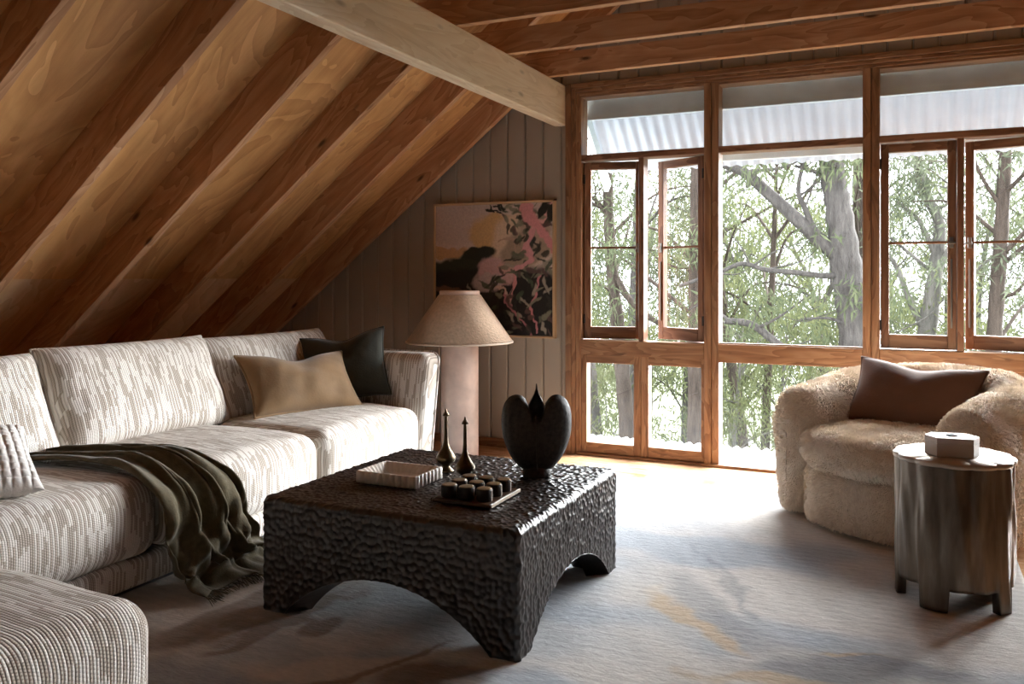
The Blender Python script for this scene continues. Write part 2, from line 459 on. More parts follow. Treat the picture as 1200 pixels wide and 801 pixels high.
# outer cladding closes the wall behind the boards
def clad(poly, nm):
    n = len(poly); V = [(px, 0.02, pz) for px, pz in poly] + [(px, 0.11, pz) for px, pz in poly]
    F = [tuple(range(n)), tuple(range(n, 2 * n))[::-1]] + [(i, (i + 1) % n, (i + 1) % n + n, i + n) for i in range(n)]
    mesh(nm, V, F, M['paint'], wb, False)
xr = WX1 + 0.05
clad([(-5.2, -0.1), (-2.05, -0.1), (-2.05, 2.36), (-2.05, ceil_z(-2.05) + 0.05), (-5.2, 0.45)], 'wall_core')
clad([(-2.05, 2.36), (xr, 2.36), (xr, ceil_z(xr) + .05), (RX, ceil_z(RX) + .05), (-2.05, ceil_z(-2.05) + .05)], 'wall_core')
clad([(xr, -0.1), (2 * RX + 5.2, -0.1), (2 * RX + 5.2, 0.45), (xr, ceil_z(xr) + .05)], 'wall_core')
# skirting
sk = tag(box('baseboard_back', -4.9, -2.052, -0.036, -0.018, 0.0, 0.06, M['win'], None, 'x'), 'low brown timber skirting along the taupe wall', 'baseboard', kind='structure')
# knee walls and rear gable
wl = tag(box('wall_left', -4.98, -4.9, YF, 0.0, 0.0, 0.60, M['ply'], None, 'y', 0), 'low plywood knee wall under the rafters behind the sofa', 'wall', kind='structure')
wr_ = tag(box('wall_right', 2 * RX + 4.9, 2 * RX + 4.98, YF, 0.0, 0.0, 0.60, M['ply'], None, 'y', 0), 'low plywood knee wall under the opposite roof slope', 'wall', kind='structure')

wf = gable('wall_front', YF, -1, 'taupe board gable wall behind the viewer', [])
poly = [(-5.2, -0.1), (2 * RX + 5.2, -0.1), (2 * RX + 5.2, 0.45), (RX, ceil_z(RX) + .05), (-5.2, 0.45)]
V = [(-px, 0.02, pz) for px, pz in poly] + [(-px, 0.1, pz) for px, pz in poly]
mesh('wall_core', V, [(0, 1, 2, 3, 4), (9, 8, 7, 6, 5)] + [(i, (i + 1) % 5, (i + 1) % 5 + 5, i + 5) for i in range(5)], M['paint'], wf, False)

# ------------------------------------------------------------------ windows
YI, YO = -0.03, 0.10
def pane(x0, x1, z0, z1, parent, y=0.045, name='pane'):
    return box(name, x0, x1, y - 0.002, y + 0.002, z0, z1, M['glass'], parent, 'x', 0)

tr = tag(empty('trim_1', (0, 0, 0)), 'stepped timber architrave framing the tall window', 'window trim', kind='structure')
for (a0, a1, yy) in ((-2.052, -2.012, -0.040), (-2.012, -1.985, -0.032), (-1.985, -1.962, -0.024)):
    box('architrave_step', a0, a1, yy, 0.02, 0.0, 2.335 + (-1.962 - a0) * 0.86, M['win'], tr, 'z', 0.003)
    xm0 = 2 * (WX0 + WX1) / 2 - a1
    box('architrave_step', xm0, xm0 + (a1 - a0), yy, 0.02, 0.0, 2.335 + (-1.962 - a0) * 0.86, M['win'], tr, 'z', 0.003)
for (h0, h1, yy) in ((2.378, 2.412, -0.040), (2.355, 2.378, -0.032), (2.335, 2.355, -0.024)):
    ext = (h0 - 2.335) / 0.86
    box('architrave_head', -1.962 - ext, WX1 + WX0 + 1.962 + ext, yy, 0.02, h0, h1, M['win'], tr, 'x', 0.003)
box('head_jamb', -1.962, WX1 + WX0 + 1.962, -0.02, 0.10, 2.322, 2.336, M['win'], tr, 'x', 0.001)
for xx in (-1.962, WX1 + WX0 + 1.948): box('side_jamb', xx, xx + 0.014, -0.02, 0.10, 0.0, 2.322, M['win'], tr, 'z', 0.001)
sl = tag(box('trim_2', -1.97, WX1 + WX0 + 1.97, -0.045, 0.12, -0.004, 0.016, M['win'], None, 'x', 0.003), 'low timber sill strip at the foot of the window', 'window sill', kind='structure')

def sash(parent, hx, hz0, hz1, width, sgn, ang, nm='casement_sash'):
    """casement leaf hinged at hx, leaf extends sgn*width, opens outward by ang degrees"""
    s = empty(nm, (hx, 0.035, hz0), 0, parent)
    s.rotation_euler = (0, 0, math.radians(ang) * sgn)
    h = hz1 - hz0; X = lambda a: a * sgn
    def bx2(n, a, b_, z0, z1, ax, m=M['sash'], y0=-0.022, y1=0.022, bv=0.003): return box(n, min(X(a), X(b_)), max(X(a), X(b_)), y0, y1, z0, z1, m, s, ax, bv)
    bx2('stile', 0.0, 0.044, 0, h, 'z'); bx2('stile', width - 0.044, width, 0, h, 'z')
    bx2('top_rail', 0.044, width - 0.044, h - 0.048, h, 'x'); bx2('bottom_rail', 0.044, width - 0.044, 0, 0.078, 'x')
    bx2('glazing_bar', 0.044, width - 0.044, 0.585, 0.599, 'x', M['sash'], -0.012, 0.012)
    for z0, z1 in ((0.078, 0.585), (0.599, h - 0.048)): bx2('pane', 0.044, width - 0.044, z0, z1, 'x', M['glass'], -0.002, 0.002, 0)
    for zz in (0.10, h - 0.14): bx2('hinge', -0.006, 0.006, zz, zz + 0.06, 'z', M['black'], -0.028, -0.018, 0.001)
    bx2('latch', width - 0.035, width - 0.015, 0.56, 0.62, 'z', M['steel'], -0.036, -0.02, 0.002)
    bx2('latch_handle', width - 0.04, width - 0.006, 0.582, 0.594, 'x', M['steel'], -0.05, -0.034, 0.002)
    bx2('stay_bar', width - 0.03, width - 0.02, 0.12, 0.50, 'z', M['steel'], -0.03, -0.022, 0.001)
    return s

win_lab = ['tall window bay with two casements ajar beside the painting', 'wide fixed window bay framing the thick forked tree trunk',
           'window bay behind the fleecy armchair with one casement open', 'window bay beyond the armchair with two closed casements']
for k in range(4):
    xa = WX0 + k * BAY; xb = xa + BAY
    x0 = xa + 0.044 if k else -1.948; x1 = xb - 0.044 if k < 3 else xb + 0.044 - 0.03
    w = tag(empty('window_%d' % (k + 1), (0, 0, 0)), win_lab[k], 'window', kind='structure')
    if k < 3:
        box('post', xb - 0.044, xb - 0.001, -0.030, 0.10, 0.0, 2.335, M['win'], w, 'z', 0.003)
        box('post', xb + 0.001, xb + 0.044, -0.022, 0.10, 0.0, 2.335, M['win'], w, 'z', 0.003)
    # fanlight
    box('transom', x0, x1, -0.018, 0.09, 1.908, 1.947, M['sash'], w, 'x')
    pane(x0, x1, 1.947, 2.322, w)
    if k == 1:
        box('rail', x0, x1, -0.022, 0.09, 0.636, 0.746, M['win'], w, 'x')
        pane(x0, x1, 0.746, 1.908, w, 0.03); pane(x0, x1, 0.018, 0.636, w, 0.03)
        box('bead', x0, x1, 0.0, 0.026, 0.746, 0.754, M['win'], w, 'x', 0.001)
    else:
        box('rail', x0, x1, -0.026, 0.09, 0.650, 0.746, M['win'], w, 'x')
        xm = (x0 + x1) / 2
        box('mullion', xm - 0.017, xm + 0.017, -0.014, 0.085, 0.746, 1.908, M['sash'], w, 'z')
        aL, aR = ((14, 28), None, (0.5, 16), (0, 0))[k]
        sash(w, x0 + 0.004, 0.752, 1.902, xm - 0.017 - x0 - 0.006, 1, aL)
        sash(w, x1 - 0.004, 0.752, 1.902, x1 - xm - 0.017 - 0.006, -1, aR)
        # lower fixed frames
        lf = empty('lower_frame', (0, 0, 0), 0, w)
        box('stile', x0, x0 + 0.036, -0.016, 0.06, 0.016, 0.650, M['win'], lf, 'z'); box('stile', x1 - 0.020, x1, -0.016, 0.06, 0.016, 0.650, M['win'], lf, 'z')
        box('stile', xm - 0.048, xm - 0.001, -0.016, 0.06, 0.016, 0.650, M['win'], lf, 'z'); box('stile', xm + 0.001, xm + 0.048, -0.016, 0.06, 0.016, 0.650, M['win'], lf, 'z')
        for a, b_ in ((x0 + 0.036, xm - 0.048), (xm + 0.048, x1 - 0.020)):
            box('top_rail', a, b_, -0.016, 0.06, 0.598, 0.650, M['win'], lf, 'x'); box('bottom_rail', a, b_, -0.016, 0.06, 0.016, 0.082, M['win'], lf, 'x')
            pane(a, b_, 0.082, 0.598, lf, 0.02)

# ------------------------------------------------------------------ outside: awning, lower roof, hillside
def corrugated(name, x0, x1, p0, p1, mat, parent=None, pitch=0.076, amp=0.009, per=8):
    n = int((x1 - x0) / pitch * per); xs = np.linspace(x0, x1, n); m_ = 12
    d = np.array([p1[0] - p0[0], p1[1] - p0[1]]); L = np.linalg.norm(d); d = d / L; nn = np.array([-d[1], d[0]])
    t = np.linspace(0, L, m_); V = []
    for x in xs:
        o = amp * math.sin((x - x0) / pitch * 2 * PI)
        for tt in t: V.append((x, p0[0] + d[0] * tt + nn[0] * o, p0[1] + d[1] * tt + nn[1] * o))
    return mesh_np(name, V, grid_faces(n, m_), mat, parent)
aw = tag(empty('window_awning', (0, 0.1, 2.33)), 'corrugated awning sloping down outside the top of the window', 'awning')
def awz(y): return 2.315 - 0.95 * (y - 0.12)
corrugated('corrugated_sheet', -1.99, 2.2, (0.02, awz(0.12) - 2.33), (0.46, awz(0.56) - 2.33), M['sheet'], aw)
box('ledger', -1.97, 2.2, 0.015, 0.05, -0.135, 0.03, M['paint'], aw, 'x')
box('purlin', -1.97, 2.2, 0.34, 0.375, awz(0.46) - 2.33 - 0.075, awz(0.46) - 2.33 - 0.02, M['paint'], aw, 'x')
for xx in (-1.975, 2.16):
    y0, y1 = 0.12, 0.60; Lb = math.hypot(y1 - y0, awz(y1) - awz(y0))
    me = bevel_box_mesh('barge_board', Lb, 0.03, 0.085, 0.002, [M['paint']])
    o = bpy.data.objects.new('barge_board', me); o.location = (xx, (y0 + y1) / 2 - 0.1, (awz(y0) + awz(y1)) / 2 - 2.33 - 0.065)
    o.rotation_euler = Matrix(((0, -1, 0), (math.cos(math.atan(0.95)), 0, math.sin(math.atan(0.95))), (-math.sin(math.atan(0.95)), 0, math.cos(math.atan(0.95))))).to_euler(); link(o, aw)
lr = tag(empty('lower_roof', (0, 0.12, -0.08)), 'pale corrugated lean-to roof just below the window sill outside', 'roof')
M['lroof'] = plain('weathered_roof_sheet', (0.20, 0.21, 0.22), 0.6, noise=0.25, nscale=4.0)
corrugated('corrugated_sheet', -5.0, 4.0, (0.0, 0.0), (1.55, -0.12), M['lroof'], lr, amp=0.012)
box('roof_edge_batten', -5.0, 4.0, 1.44, 1.50, -0.20, -0.14, M['paint'], lr, 'x')

gm = plain('forest_floor', (0.10, 0.11, 0.06), 0.95, noise=0.4, nscale=0.8)
gx = np.linspace(-45, 45, 46); gy = np.linspace(1.0, 70, 40)
GV = [(x, yy, -3.2 - 0.055 * (yy - 1) + 0.4 * math.sin(x * 0.3) + 0.5 * math.sin(yy * 0.23 + x * 0.1)) for x in gx for yy in gy]
def ground_z(x, yy): return -3.2 - 0.055 * (yy - 1) + 0.4 * math.sin(x * 0.3) + 0.5 * math.sin(yy * 0.23 + x * 0.1)
tag(mesh_np('hillside_ground', np.array(GV), grid_faces(len(gx), len(gy)), gm), 'bushland slope falling away below the house', 'ground', kind='structure')

# trees
def bark(name, c, sc):
    m, nt, b = new_mat(name); v = objco(nt, (sc, sc, sc * 0.16), True)
    n = nd(nt, 'ShaderNodeTexNoise', {'Vector': v, 'Scale': 1.0, 'Detail': 7, 'Roughness': 0.75, 'Distortion': 0.4}).outputs[0]
    nt.links.new(ramp(nt, n, [(0.32, tuple(q * 0.45 for q in c)), (0.5, c), (0.68, tuple(q * 1.6 for q in c))]), b.inputs['Base Color'])
    b.inputs['Roughness'].default_value = 0.95; b.inputs['Specular IOR Level'].default_value = 0.1; bump(nt, b, n, 0.8, 0.02); return m
M['bark1'] = bark('grey_bark', (0.058, 0.050, 0.046), 26); M['bark2'] = bark('brown_bark', (0.050, 0.037, 0.030), 22); M['bark3'] = bark('smooth_pale_bark', (0.10, 0.09, 0.08), 10)
M['leaf1'] = leaf_mat('gum_leaf_green', (0.050, 0.058, 0.034), (0.085, 0.096, 0.055), (0.15, 0.16, 0.09))
M['leaf2'] = leaf_mat('gum_leaf_olive', (0.060, 0.068, 0.046), (0.095, 0.104, 0.070), (0.15, 0.16, 0.11))
M['leaf3'] = leaf_mat('bush_leaf_yellow_green', (0.070, 0.080, 0.040), (0.115, 0.125, 0.060), (0.18, 0.185, 0.09))

def leaves_geo(centres, radii, per, L, W, rs):
    C = np.repeat(np.array(centres), per, 0); Rr = np.repeat(np.array(radii), per)[:, None]; n = len(C)
    d = rs.normal(0, 1, (n, 3)); d /= np.linalg.norm(d, axis=1)[:, None]
    P = C + d * Rr * rs.rand(n, 1) ** 0.4 * np.array([1, 1, 0.75])
    t = rs.normal(0, 0.55, (n, 3)); t[:, 2] -= 0.75; t /= np.linalg.norm(t, axis=1)[:, None]
    s = np.cross(t, rs.normal(0, 1, (n, 3))); s /= np.linalg.norm(s, axis=1)[:, None] + 1e-9
    ll = L * (0.6 + 0.8 * rs.rand(n, 1)); ww = W * (0.7 + 0.6 * rs.rand(n, 1))
    V = np.stack([P, P + t * ll * 0.4 + s * ww, P + t * ll, P + t * ll * 0.4 - s * ww], 1).reshape(-1, 3)
    return V, np.arange(4 * n).reshape(-1, 4)

def tree(name, label, trunk, rads, bark, leaf, seed, branches=(), nbr=7, zrange=(0.5, 5.0), reach=1.8, nleaf=70, L=0.15, W=0.012, group='gum trees outside the window', cr=0.42, brad=0.03):
    rs = np.random.RandomState(seed); base = np.array(trunk[0], float)
    root = tag(empty(name, base), label, 'tree', group)
    T = catmull(trunk, 8); R = np.interp(np.linspace(0, 1, len(T)), np.linspace(0, 1, len(rads)), rads)
    Vt, Ft = tube_geo(T - base, R * (1 + 0.06 * np.sin(np.arange(len(T)) * 1.7)), 12)
    mesh_np('trunk', Vt, Ft, bark, root)
    centres, cradii = [], []
    for b, br in branches:
        B = catmull(b, 6); V, F = tube_geo(B - base, np.linspace(br[0], br[1], len(B)), 8); mesh_np('branch', V, F, bark, root)
        for q in range(2): centres.append(B[-1] + rs.normal(0, 0.3, 3)); cradii.append(cr * 0.8)
        parts = []
        for q in range(4):                                     # twigs
            i = rs.randint(len(B) // 2, len(B)); p = B[i]; dirn = rs.normal(0, 1, 3); dirn[2] = abs(dirn[2]) * 0.6
            e = p + dirn / np.linalg.norm(dirn) * (0.4 + 0.5 * rs.rand()); mid = (p + e) / 2 + rs.normal(0, 0.08, 3)
            parts.append(tube_geo(catmull([p, mid, e], 4) - base, np.linspace(br[1] * 0.6, 0.004, 9), 5)); centres.append(e); cradii.append(cr * 0.7)
        V, F = join_geo(parts); mesh_np('twigs', V, F, bark, root)
    for q in range(nbr):
        z = zrange[0] + (zrange[1] - zrange[0]) * (q + rs.rand()) / nbr
        i = int(np.argmin(abs(T[:, 2] - z))); p = T[i]; a = rs.rand() * 2 * PI
        ln = reach * (0.5 + 0.7 * rs.rand()); up = 0.35 + 0.5 * rs.rand()
        d = np.array([math.cos(a), math.sin(a), up]); e = p + d * ln; mid = p + d * ln * 0.5 + np.array([0, 0, 0.12 * ln]) + rs.normal(0, 0.1, 3)
        B = catmull([p, mid, e], 6); V, F = tube_geo(B - base, np.linspace(brad, 0.008, len(B)), 6); mesh_np('branch', V, F, bark, root)
        for m_ in range(3): centres.append(B[-1 - m_ * 3] + rs.normal(0, 0.22, 3)); cradii.append(cr * (0.7 + 0.6 * rs.rand()))
    if centres:
        V, F = leaves_geo(np.array(centres) - base, cradii, nleaf, L, W, rs)
        lo = mesh_np('foliage', V, F, leaf, root, False); lo['kind'] = 'stuff'
    return root

def at_base(x, yy): return (x, yy, ground_z(x, yy))
tree('forked_gum_tree', 'thick grey gum trunk with a heavy limb forking off to one side',
     [at_base(-0.35, 5), (-0.5, 5, -1.0), (-0.56, 5, 0.39), (-0.613, 5, 0.91), (-0.676, 5, 1.39), (-0.747, 5, 1.965), (-0.81, 5, 2.45), (-0.9, 5.1, 4.2), (-0.8, 5.2, 6.5)],
     [0.24, 0.2, 0.175, 0.17, 0.165, 0.14, 0.135, 0.1, 0.04], M['bark1'], M['leaf1'], 3,
     [([(-0.66, 5, 1.32), (-0.9, 4.95, 1.536), (-1.13, 4.9, 1.765), (-1.46, 4.9, 2.09), (-1.82, 4.8, 2.41), (-2.3, 4.7, 2.55)], (0.095, 0.05)),
      ([(-0.95, 4.95, 1.6), (-1.02, 4.9, 1.75), (-1.085, 4.85, 1.93), (-1.15, 4.8, 2.15), (-1.05, 4.75, 2.6)], (0.045, 0.02)),
      ([(-0.75, 5, 2.1), (-0.95, 4.95, 2.32), (-1.2, 4.9, 2.42)], (0.03, 0.018)),
      ([(-0.65, 4.95, 1.18), (-0.9, 4.9, 1.17), (-1.13, 4.9, 1.2), (-1.51, 4.85, 1.24), (-1.78, 4.85, 1.31), (-2.05, 4.8, 1.2), (-2.5, 4.8, 1.05)], (0.036, 0.02)),
      ([(-0.62, 4.9, 0.62), (-0.8, 4.85, 0.69), (-0.95, 4.85, 0.695), (-1.13, 4.85, 0.67)], (0.02, 0.01)),
      ([(-0.5, 4.9, 0.3), (-0.95, 4.7, 0.28), (-1.25, 4.6, 0.35), (-1.6, 4.5, 0.62), (-1.9, 4.5, 0.66)], (0.055, 0.035))],
     nbr=6, zrange=(3.0, 6.0), nleaf=60)
tree('slender_gum_tree', 'slender grey-brown gum trunk seen through the casement nearest the painting',
     [at_base(-3.75, 7), (-3.83, 7, -1.26), (-3.93, 7, -0.06), (-4.086, 7, 1.47), (-4.14, 7, 2.75), (-4.2, 7.1, 6.0)], [0.13, 0.12, 0.11, 0.085, 0.075, 0.03], M['bark2'], M['leaf1'], 11, 
     [([(-4.03, 7, 1.2), (-3.7, 6.9, 0.75), (-3.2, 6.8, 0.45), (-2.7, 6.7, 0.35), (-2.3, 6.7, 0.5)], (0.05, 0.03)), ([(-4.1, 7, 2.0), (-4.3, 6.95, 2.3), (-4.7, 6.9, 2.6)], (0.04, 0.02))], nbr=9, zrange=(0.2, 5), nleaf=70)
tree('mossy_gum_tree', 'grey trunk close to the window jamb seen through the lowest pane', [at_base(-4.8, 8.5), (-4.87, 8.5, -1.6), (-4.98, 8.5, -0.5), (-5.2, 8.6, 2.0), (-5.1, 8.6, 6.0)], [0.16, 0.14, 0.13, 0.1, 0.03], M['bark1'], M['leaf2'], 12, nbr=7, zrange=(1, 5.5))
tree('mossy_gum_tree', 'thin trunk just behind the slender gum by the casement mullion', [at_base(-3.95, 8), (-3.99, 8, -1.45), (-4.05, 8, -0.29), (-3.95, 8, 2.6), (-3.8, 8, 6.0)], [0.12, 0.1, 0.1, 0.075, 0.03], M['bark1'], M['leaf2'], 13, nbr=7, zrange=(1, 5.5))
tree('stringybark_tree', 'rough reddish stringybark trunk seen through the swung open casement by the post', [at_base(-2.62, 6), (-2.595, 6, -1.0), (-2.584, 6, 1.1), (-2.56, 6, 2.56), (-2.5, 6, 6.2)], [0.13, 0.1, 0.09, 0.085, 0.03], M['bark2'], M['leaf1'], 14,
     [([(-2.58, 6, 1.3), (-2.8, 5.9, 1.28), (-3.1, 5.9, 1.42)], (0.02, 0.01))], nbr=6, zrange=(0.2, 5), nleaf=60)
tree('sapling_tree', 'leaning brown sapling below the fixed pane', [at_base(-2.35, 9), (-2.5, 9, -1.46), (-2.67, 9, -0.32), (-2.9, 9, 1.6), (-2.9, 9, 3.6)], [0.1, 0.085, 0.08, 0.05, 0.02], M['bark2'], M['leaf3'], 15, nbr=9, zrange=(-0.5, 3.5))
tree('sapling_tree', 'straight dark sapling between the armchair and the leaning sapling', [at_base(-2.25, 9.5), (-2.21, 9.5, -1.5), (-2.17, 9.5, -0.35), (-2.1, 9.5, 1.2), (-2.0, 9.5, 3.8)], [0.09, 0.075, 0.065, 0.05, 0.02], M['bark2'], M['leaf3'], 16, nbr=9, zrange=(-0.5, 3.5))
tree('slender_gum_tree', 'straight slender trunk seen through the open casement behind the armchair', [at_base(0.85, 7), (0.9, 7, -0.8), (0.94, 7, 0.4), (1.0, 7, 1.42), (1.06, 7, 2.64), (1.2, 7, 6.0)], [0.13, 0.11, 0.09, 0.085, 0.075, 0.03], M['bark2'], M['leaf2'], 17,
     [([(1.0, 7, 1.4), (1.25, 6.9, 1.7), (1.6, 6.8, 2.2)], (0.035, 0.015)), ([(0.95, 7, 0.9), (1.2, 6.9, 1.0), (1.4, 6.9, 1.5)], (0.03, 0.012)), ([(1.03, 7, 2.0), (0.8, 6.9, 2.4), (0.6, 6.8, 2.9)], (0.03, 0.015))], nbr=8, zrange=(0, 5), nleaf=60)
tree('twisted_gum_tree', 'pale many-limbed gum seen through the closed casement above the armchair', [at_base(0.1, 9), (0.15, 9, -1.0), (0.2, 9, 0.19), (0.31, 9, 1.09), (0.37, 9, 1.98), (0.1, 9, 2.8), (0.0, 9, 5.5)], [0.2, 0.18, 0.14, 0.11, 0.08, 0.07, 0.02], M['bark3'], M['leaf2'], 18,
     [([(0.2, 9, 0.3), (-0.02, 8.9, 0.8), (-0.2, 8.9, 1.3), (-0.45, 8.8, 1.7)], (0.06, 0.025)), ([(0.3, 9, 1.2), (0.55, 8.9, 1.7), (0.6, 8.9, 2.6)], (0.06, 0.03)), ([(0.32, 9, 1.5), (0.1, 8.9, 2.0), (-0.2, 8.9, 2.3)], (0.045, 0.02)), ([(0.22, 9, 0.2), (0.5, 8.9, 0.35), (0.62, 8.9, 0.7)], (0.04, 0.02))], nbr=8, zrange=(0.5, 5), nleaf=55)
tree('stringybark_tree', 'reddish trunk standing behind the thick forked gum', [at_base(-0.8, 9), (-0.78, 9, -1), (-0.76, 9, 1.0), (-0.72, 9, 2.9), (-0.7, 9, 6.0)], [0.14, 0.12, 0.11, 0.1, 0.04], M['bark2'], M['leaf1'], 19, nbr=8, zrange=(0.5, 5.5))
# bush and trees further down the hill
bg_lab = 'distant pale green gum crown further down the hillside'
rs0 = np.random.RandomState(50)
for i in range(16):
    x = -13 + i * 1.15 + rs0.normal(0, 0.3); yy = 13 + 9 * rs0.rand(); h = 1.8 + 2.6 * rs0.rand()
    b = at_base(x, yy)
    tree('hillside_tree', bg_lab, [b, (x + 0.1, yy, -1.5), (x + rs0.normal(0, 0.3), yy, 0.5), (x + rs0.normal(0, 0.4), yy, h)], [0.11, 0.09, 0.07, 0.025], (M['bark1'], M['bark3'])[i % 2], (M['leaf2'], M['leaf3'], M['leaf1'])[i % 3], 100 + i,
         nbr=22, zrange=(-3.0, h), reach=2.0, nleaf=80, L=0.22, W=0.018, group='distant trees on the hillside', cr=0.7, brad=0.03)
bush_lab = 'leafy yellow-green understorey bush below the window level'
for i in range(12):
    x = -7.5 + i * 0.85 + rs0.normal(0, 0.2); yy = 7.5 + 3.5 * rs0.rand(); b = at_base(x, yy)
    tree('understorey_bush', bush_lab, [b, (x, yy, -2.2), (x + 0.1, yy, -0.9), (x + 0.2, yy, 0.4)], [0.05, 0.04, 0.03, 0.01], M['bark3'], M['leaf3'], 200 + i, nbr=10, zrange=(-2.6, 0.3), reach=0.9, nleaf=90, L=0.12, W=0.011, group='understorey bushes on the slope', cr=0.42, brad=0.015)

# ================================================================== RUG
def smooth(e0, e1, x): t = np.clip((x - e0) / (e1 - e0), 0, 1); return t * t * (3 - 2 * t)
rx0, rx1, ry0, ry1 = -3.0, 0.385, -4.7, -0.54
nx, ny = 250, 306
gx, gy = np.meshgrid(np.linspace(rx0, rx1, nx), np.linspace(ry0, ry1, ny), indexing='ij')
P2 = np.stack([gx.ravel(), gy.ravel()], 1)
W2 = P2 + 0.10 * np.stack([vnoise(P2, 0.9, 1), vnoise(P2, 0.9, 2)], 1) + 0.03 * np.stack([vnoise(P2, 4, 3), vnoise(P2, 4, 4)], 1)
blue, pale, sand, tan_, slate, brown, cream = [np.array(srgb(*c)) for c in ((156, 162, 170), (190, 185, 180), (184, 170, 156), (180, 158, 130), (104, 108, 116), (112, 90, 72), (200, 184, 168))]
mix = lambda A, B, m: A * (1 - m[:, None]) + B * m[:, None]
colr = mix(np.tile(pale, (len(P2), 1)), blue, smooth(-0.1, 0.6, vnoise(P2 * [0.7, 1.6], 0.8, 5) - (W2[:, 0] + 0.6) * 0.6))
colr = mix(colr, sand, smooth(-1.6, -2.3, W2[:, 0]) * smooth(-2.3, -2.9, W2[:, 1] - 0.1))
def blob(cx, cy, a, b, rot, soft=0.25):
    c, s = math.cos(rot), math.sin(rot); dx, dy = W2[:, 0] - cx, W2[:, 1] - cy
    return 1 - smooth(1 - soft, 1 + soft, np.hypot((dx * c + dy * s) / a, (-dx * s + dy * c) / b))
for cx, cy, a, b, r, c, k, sf in ((-0.62, -2.26, 0.36, 0.11, -0.7, slate, 0.45, .5), (-0.70, -2.36, 0.24, 0.055, -0.5, tan_, 0.9, .3), (-0.62, -1.92, 0.36, 0.018, -0.85, slate, 0.5, .6), (-0.48, -2.12, 0.2, 0.02, -0.7, slate, 0.4, .6),
                             (-0.12, -2.60, 0.36, 0.12, 0.05, slate, 0.75, .35), (-0.22, -2.50, 0.10, 0.02, 0.05, tan_, 0.85, .4), (-0.42, -2.72, 0.14, 0.05, 0.0, tan_, 0.8, .3), (-1.25, -2.75, 0.45, 0.22, 0.1, blue, 0.6, .5),
                             (-2.02, -3.05, 0.40, 0.09, 1.2, brown, 0.75, .25), (-1.88, -3.0, 0.30, 0.045, 1.3, brown, 0.85, .2), (-1.55, -3.15, 0.32, 0.10, 0.5, cream, 0.6, .3), (-1.45, -3.1, 0.30, 0.025, 0.9, brown, 0.8, .25), (-1.2, -3.15, 0.25, 0.12, 0.2, brown, 0.8, .25),
                             (-1.2, -1.4, 0.5, 0.2, 0.2, blue, 0.6, .6), (-0.9, -0.9, 0.7, 0.15, 0.0, pale, 0.6, .6), (-2.2, -1.5, 0.5, 0.5, 0.3, blue, 0.5, .5), (-1.9, -3.6, 0.4, 0.2, 0.4, slate, 0.5, .4), (-0.5, -3.5, 0.6, 0.25, 0.3, slate, 0.5, .5)):
    colr = mix(colr, c, blob(cx, cy, a, b, r, sf) * k)
colr *= (1 + 0.10 * vnoise(P2 * [1.2, 7.0], 3.0, 9))[:, None]
hz = 0.014 + 0.0012 * vnoise(P2 * [1, 3], 9, 8)
V = np.column_stack([P2, hz]); 
bi = np.concatenate([np.arange(nx) * ny, (nx - 1) * ny + np.arange(1, ny), (np.arange(nx - 2, -1, -1)) * ny + ny - 1, np.arange(ny - 2, 0, -1)])
skirt = V[bi].copy(); skirt[:, 2] = 0.0005; nb = len(bi)
F = grid_faces(nx, ny); sf = np.stack([bi, np.arange(nb) + len(V), (np.arange(nb) + 1) % nb + len(V), np.roll(bi, -1)], 1)
M['rug'] = vcol_mat('rug_pile', 0.95, (32, 80, 9), 0.5, spec=0.05, sheen=0.25)
rug = mesh_np('area_rug', np.vstack([V, skirt]), np.vstack([F, sf]), M['rug'])
paint_attr(rug, np.clip(np.vstack([colr, colr[bi]]), 0, 1))
tag(rug, 'large abstract wool rug in smoky blue, cream and tan under the coffee table', 'rug')
RZ = 0.0155                                                    # top of the rug pile

# ================================================================== SOFA
SF = tag(empty('sectional_sofa', (-3.0, -2.5, 0)), 'long cream and taupe broken-stripe sofa under the sloping rafters', 'sofa')
def sofa_loc(x, yy, z): return (x + 3.0, yy + 2.5, z)
puff('base', 0.50, 1.62, 0.055, 0.03, M['fab'], SF, sofa_loc(-3.0, -2.60, 0.095), n=26)
box('shadow_gap_strip', -0.52, 0.44, -1.6, 1.45, RZ, 0.05, M['black'], SF, 'y')  # black recessed block stands in for the shadow gap under the sofa
seat_y = [(-1.13, -2.03), (-2.03, -2.96), (-2.96, -3.90)]
for i, (a, b_) in enumerate(seat_y):
    puff('seat_cushion', 0.42, abs(a - b_) / 2 - 0.002, 0.138, 0.075, M['fab'], SF, sofa_loc(-2.895, (a + b_) / 2, 0.283), n=30, top=0.03, front=0.02, seed=i, wr=0.0012)
puff('back_frame', 0.10, 1.55, 0.30, 0.06, M['fab'], SF, sofa_loc(-3.55, -2.62, 0.38), n=22)
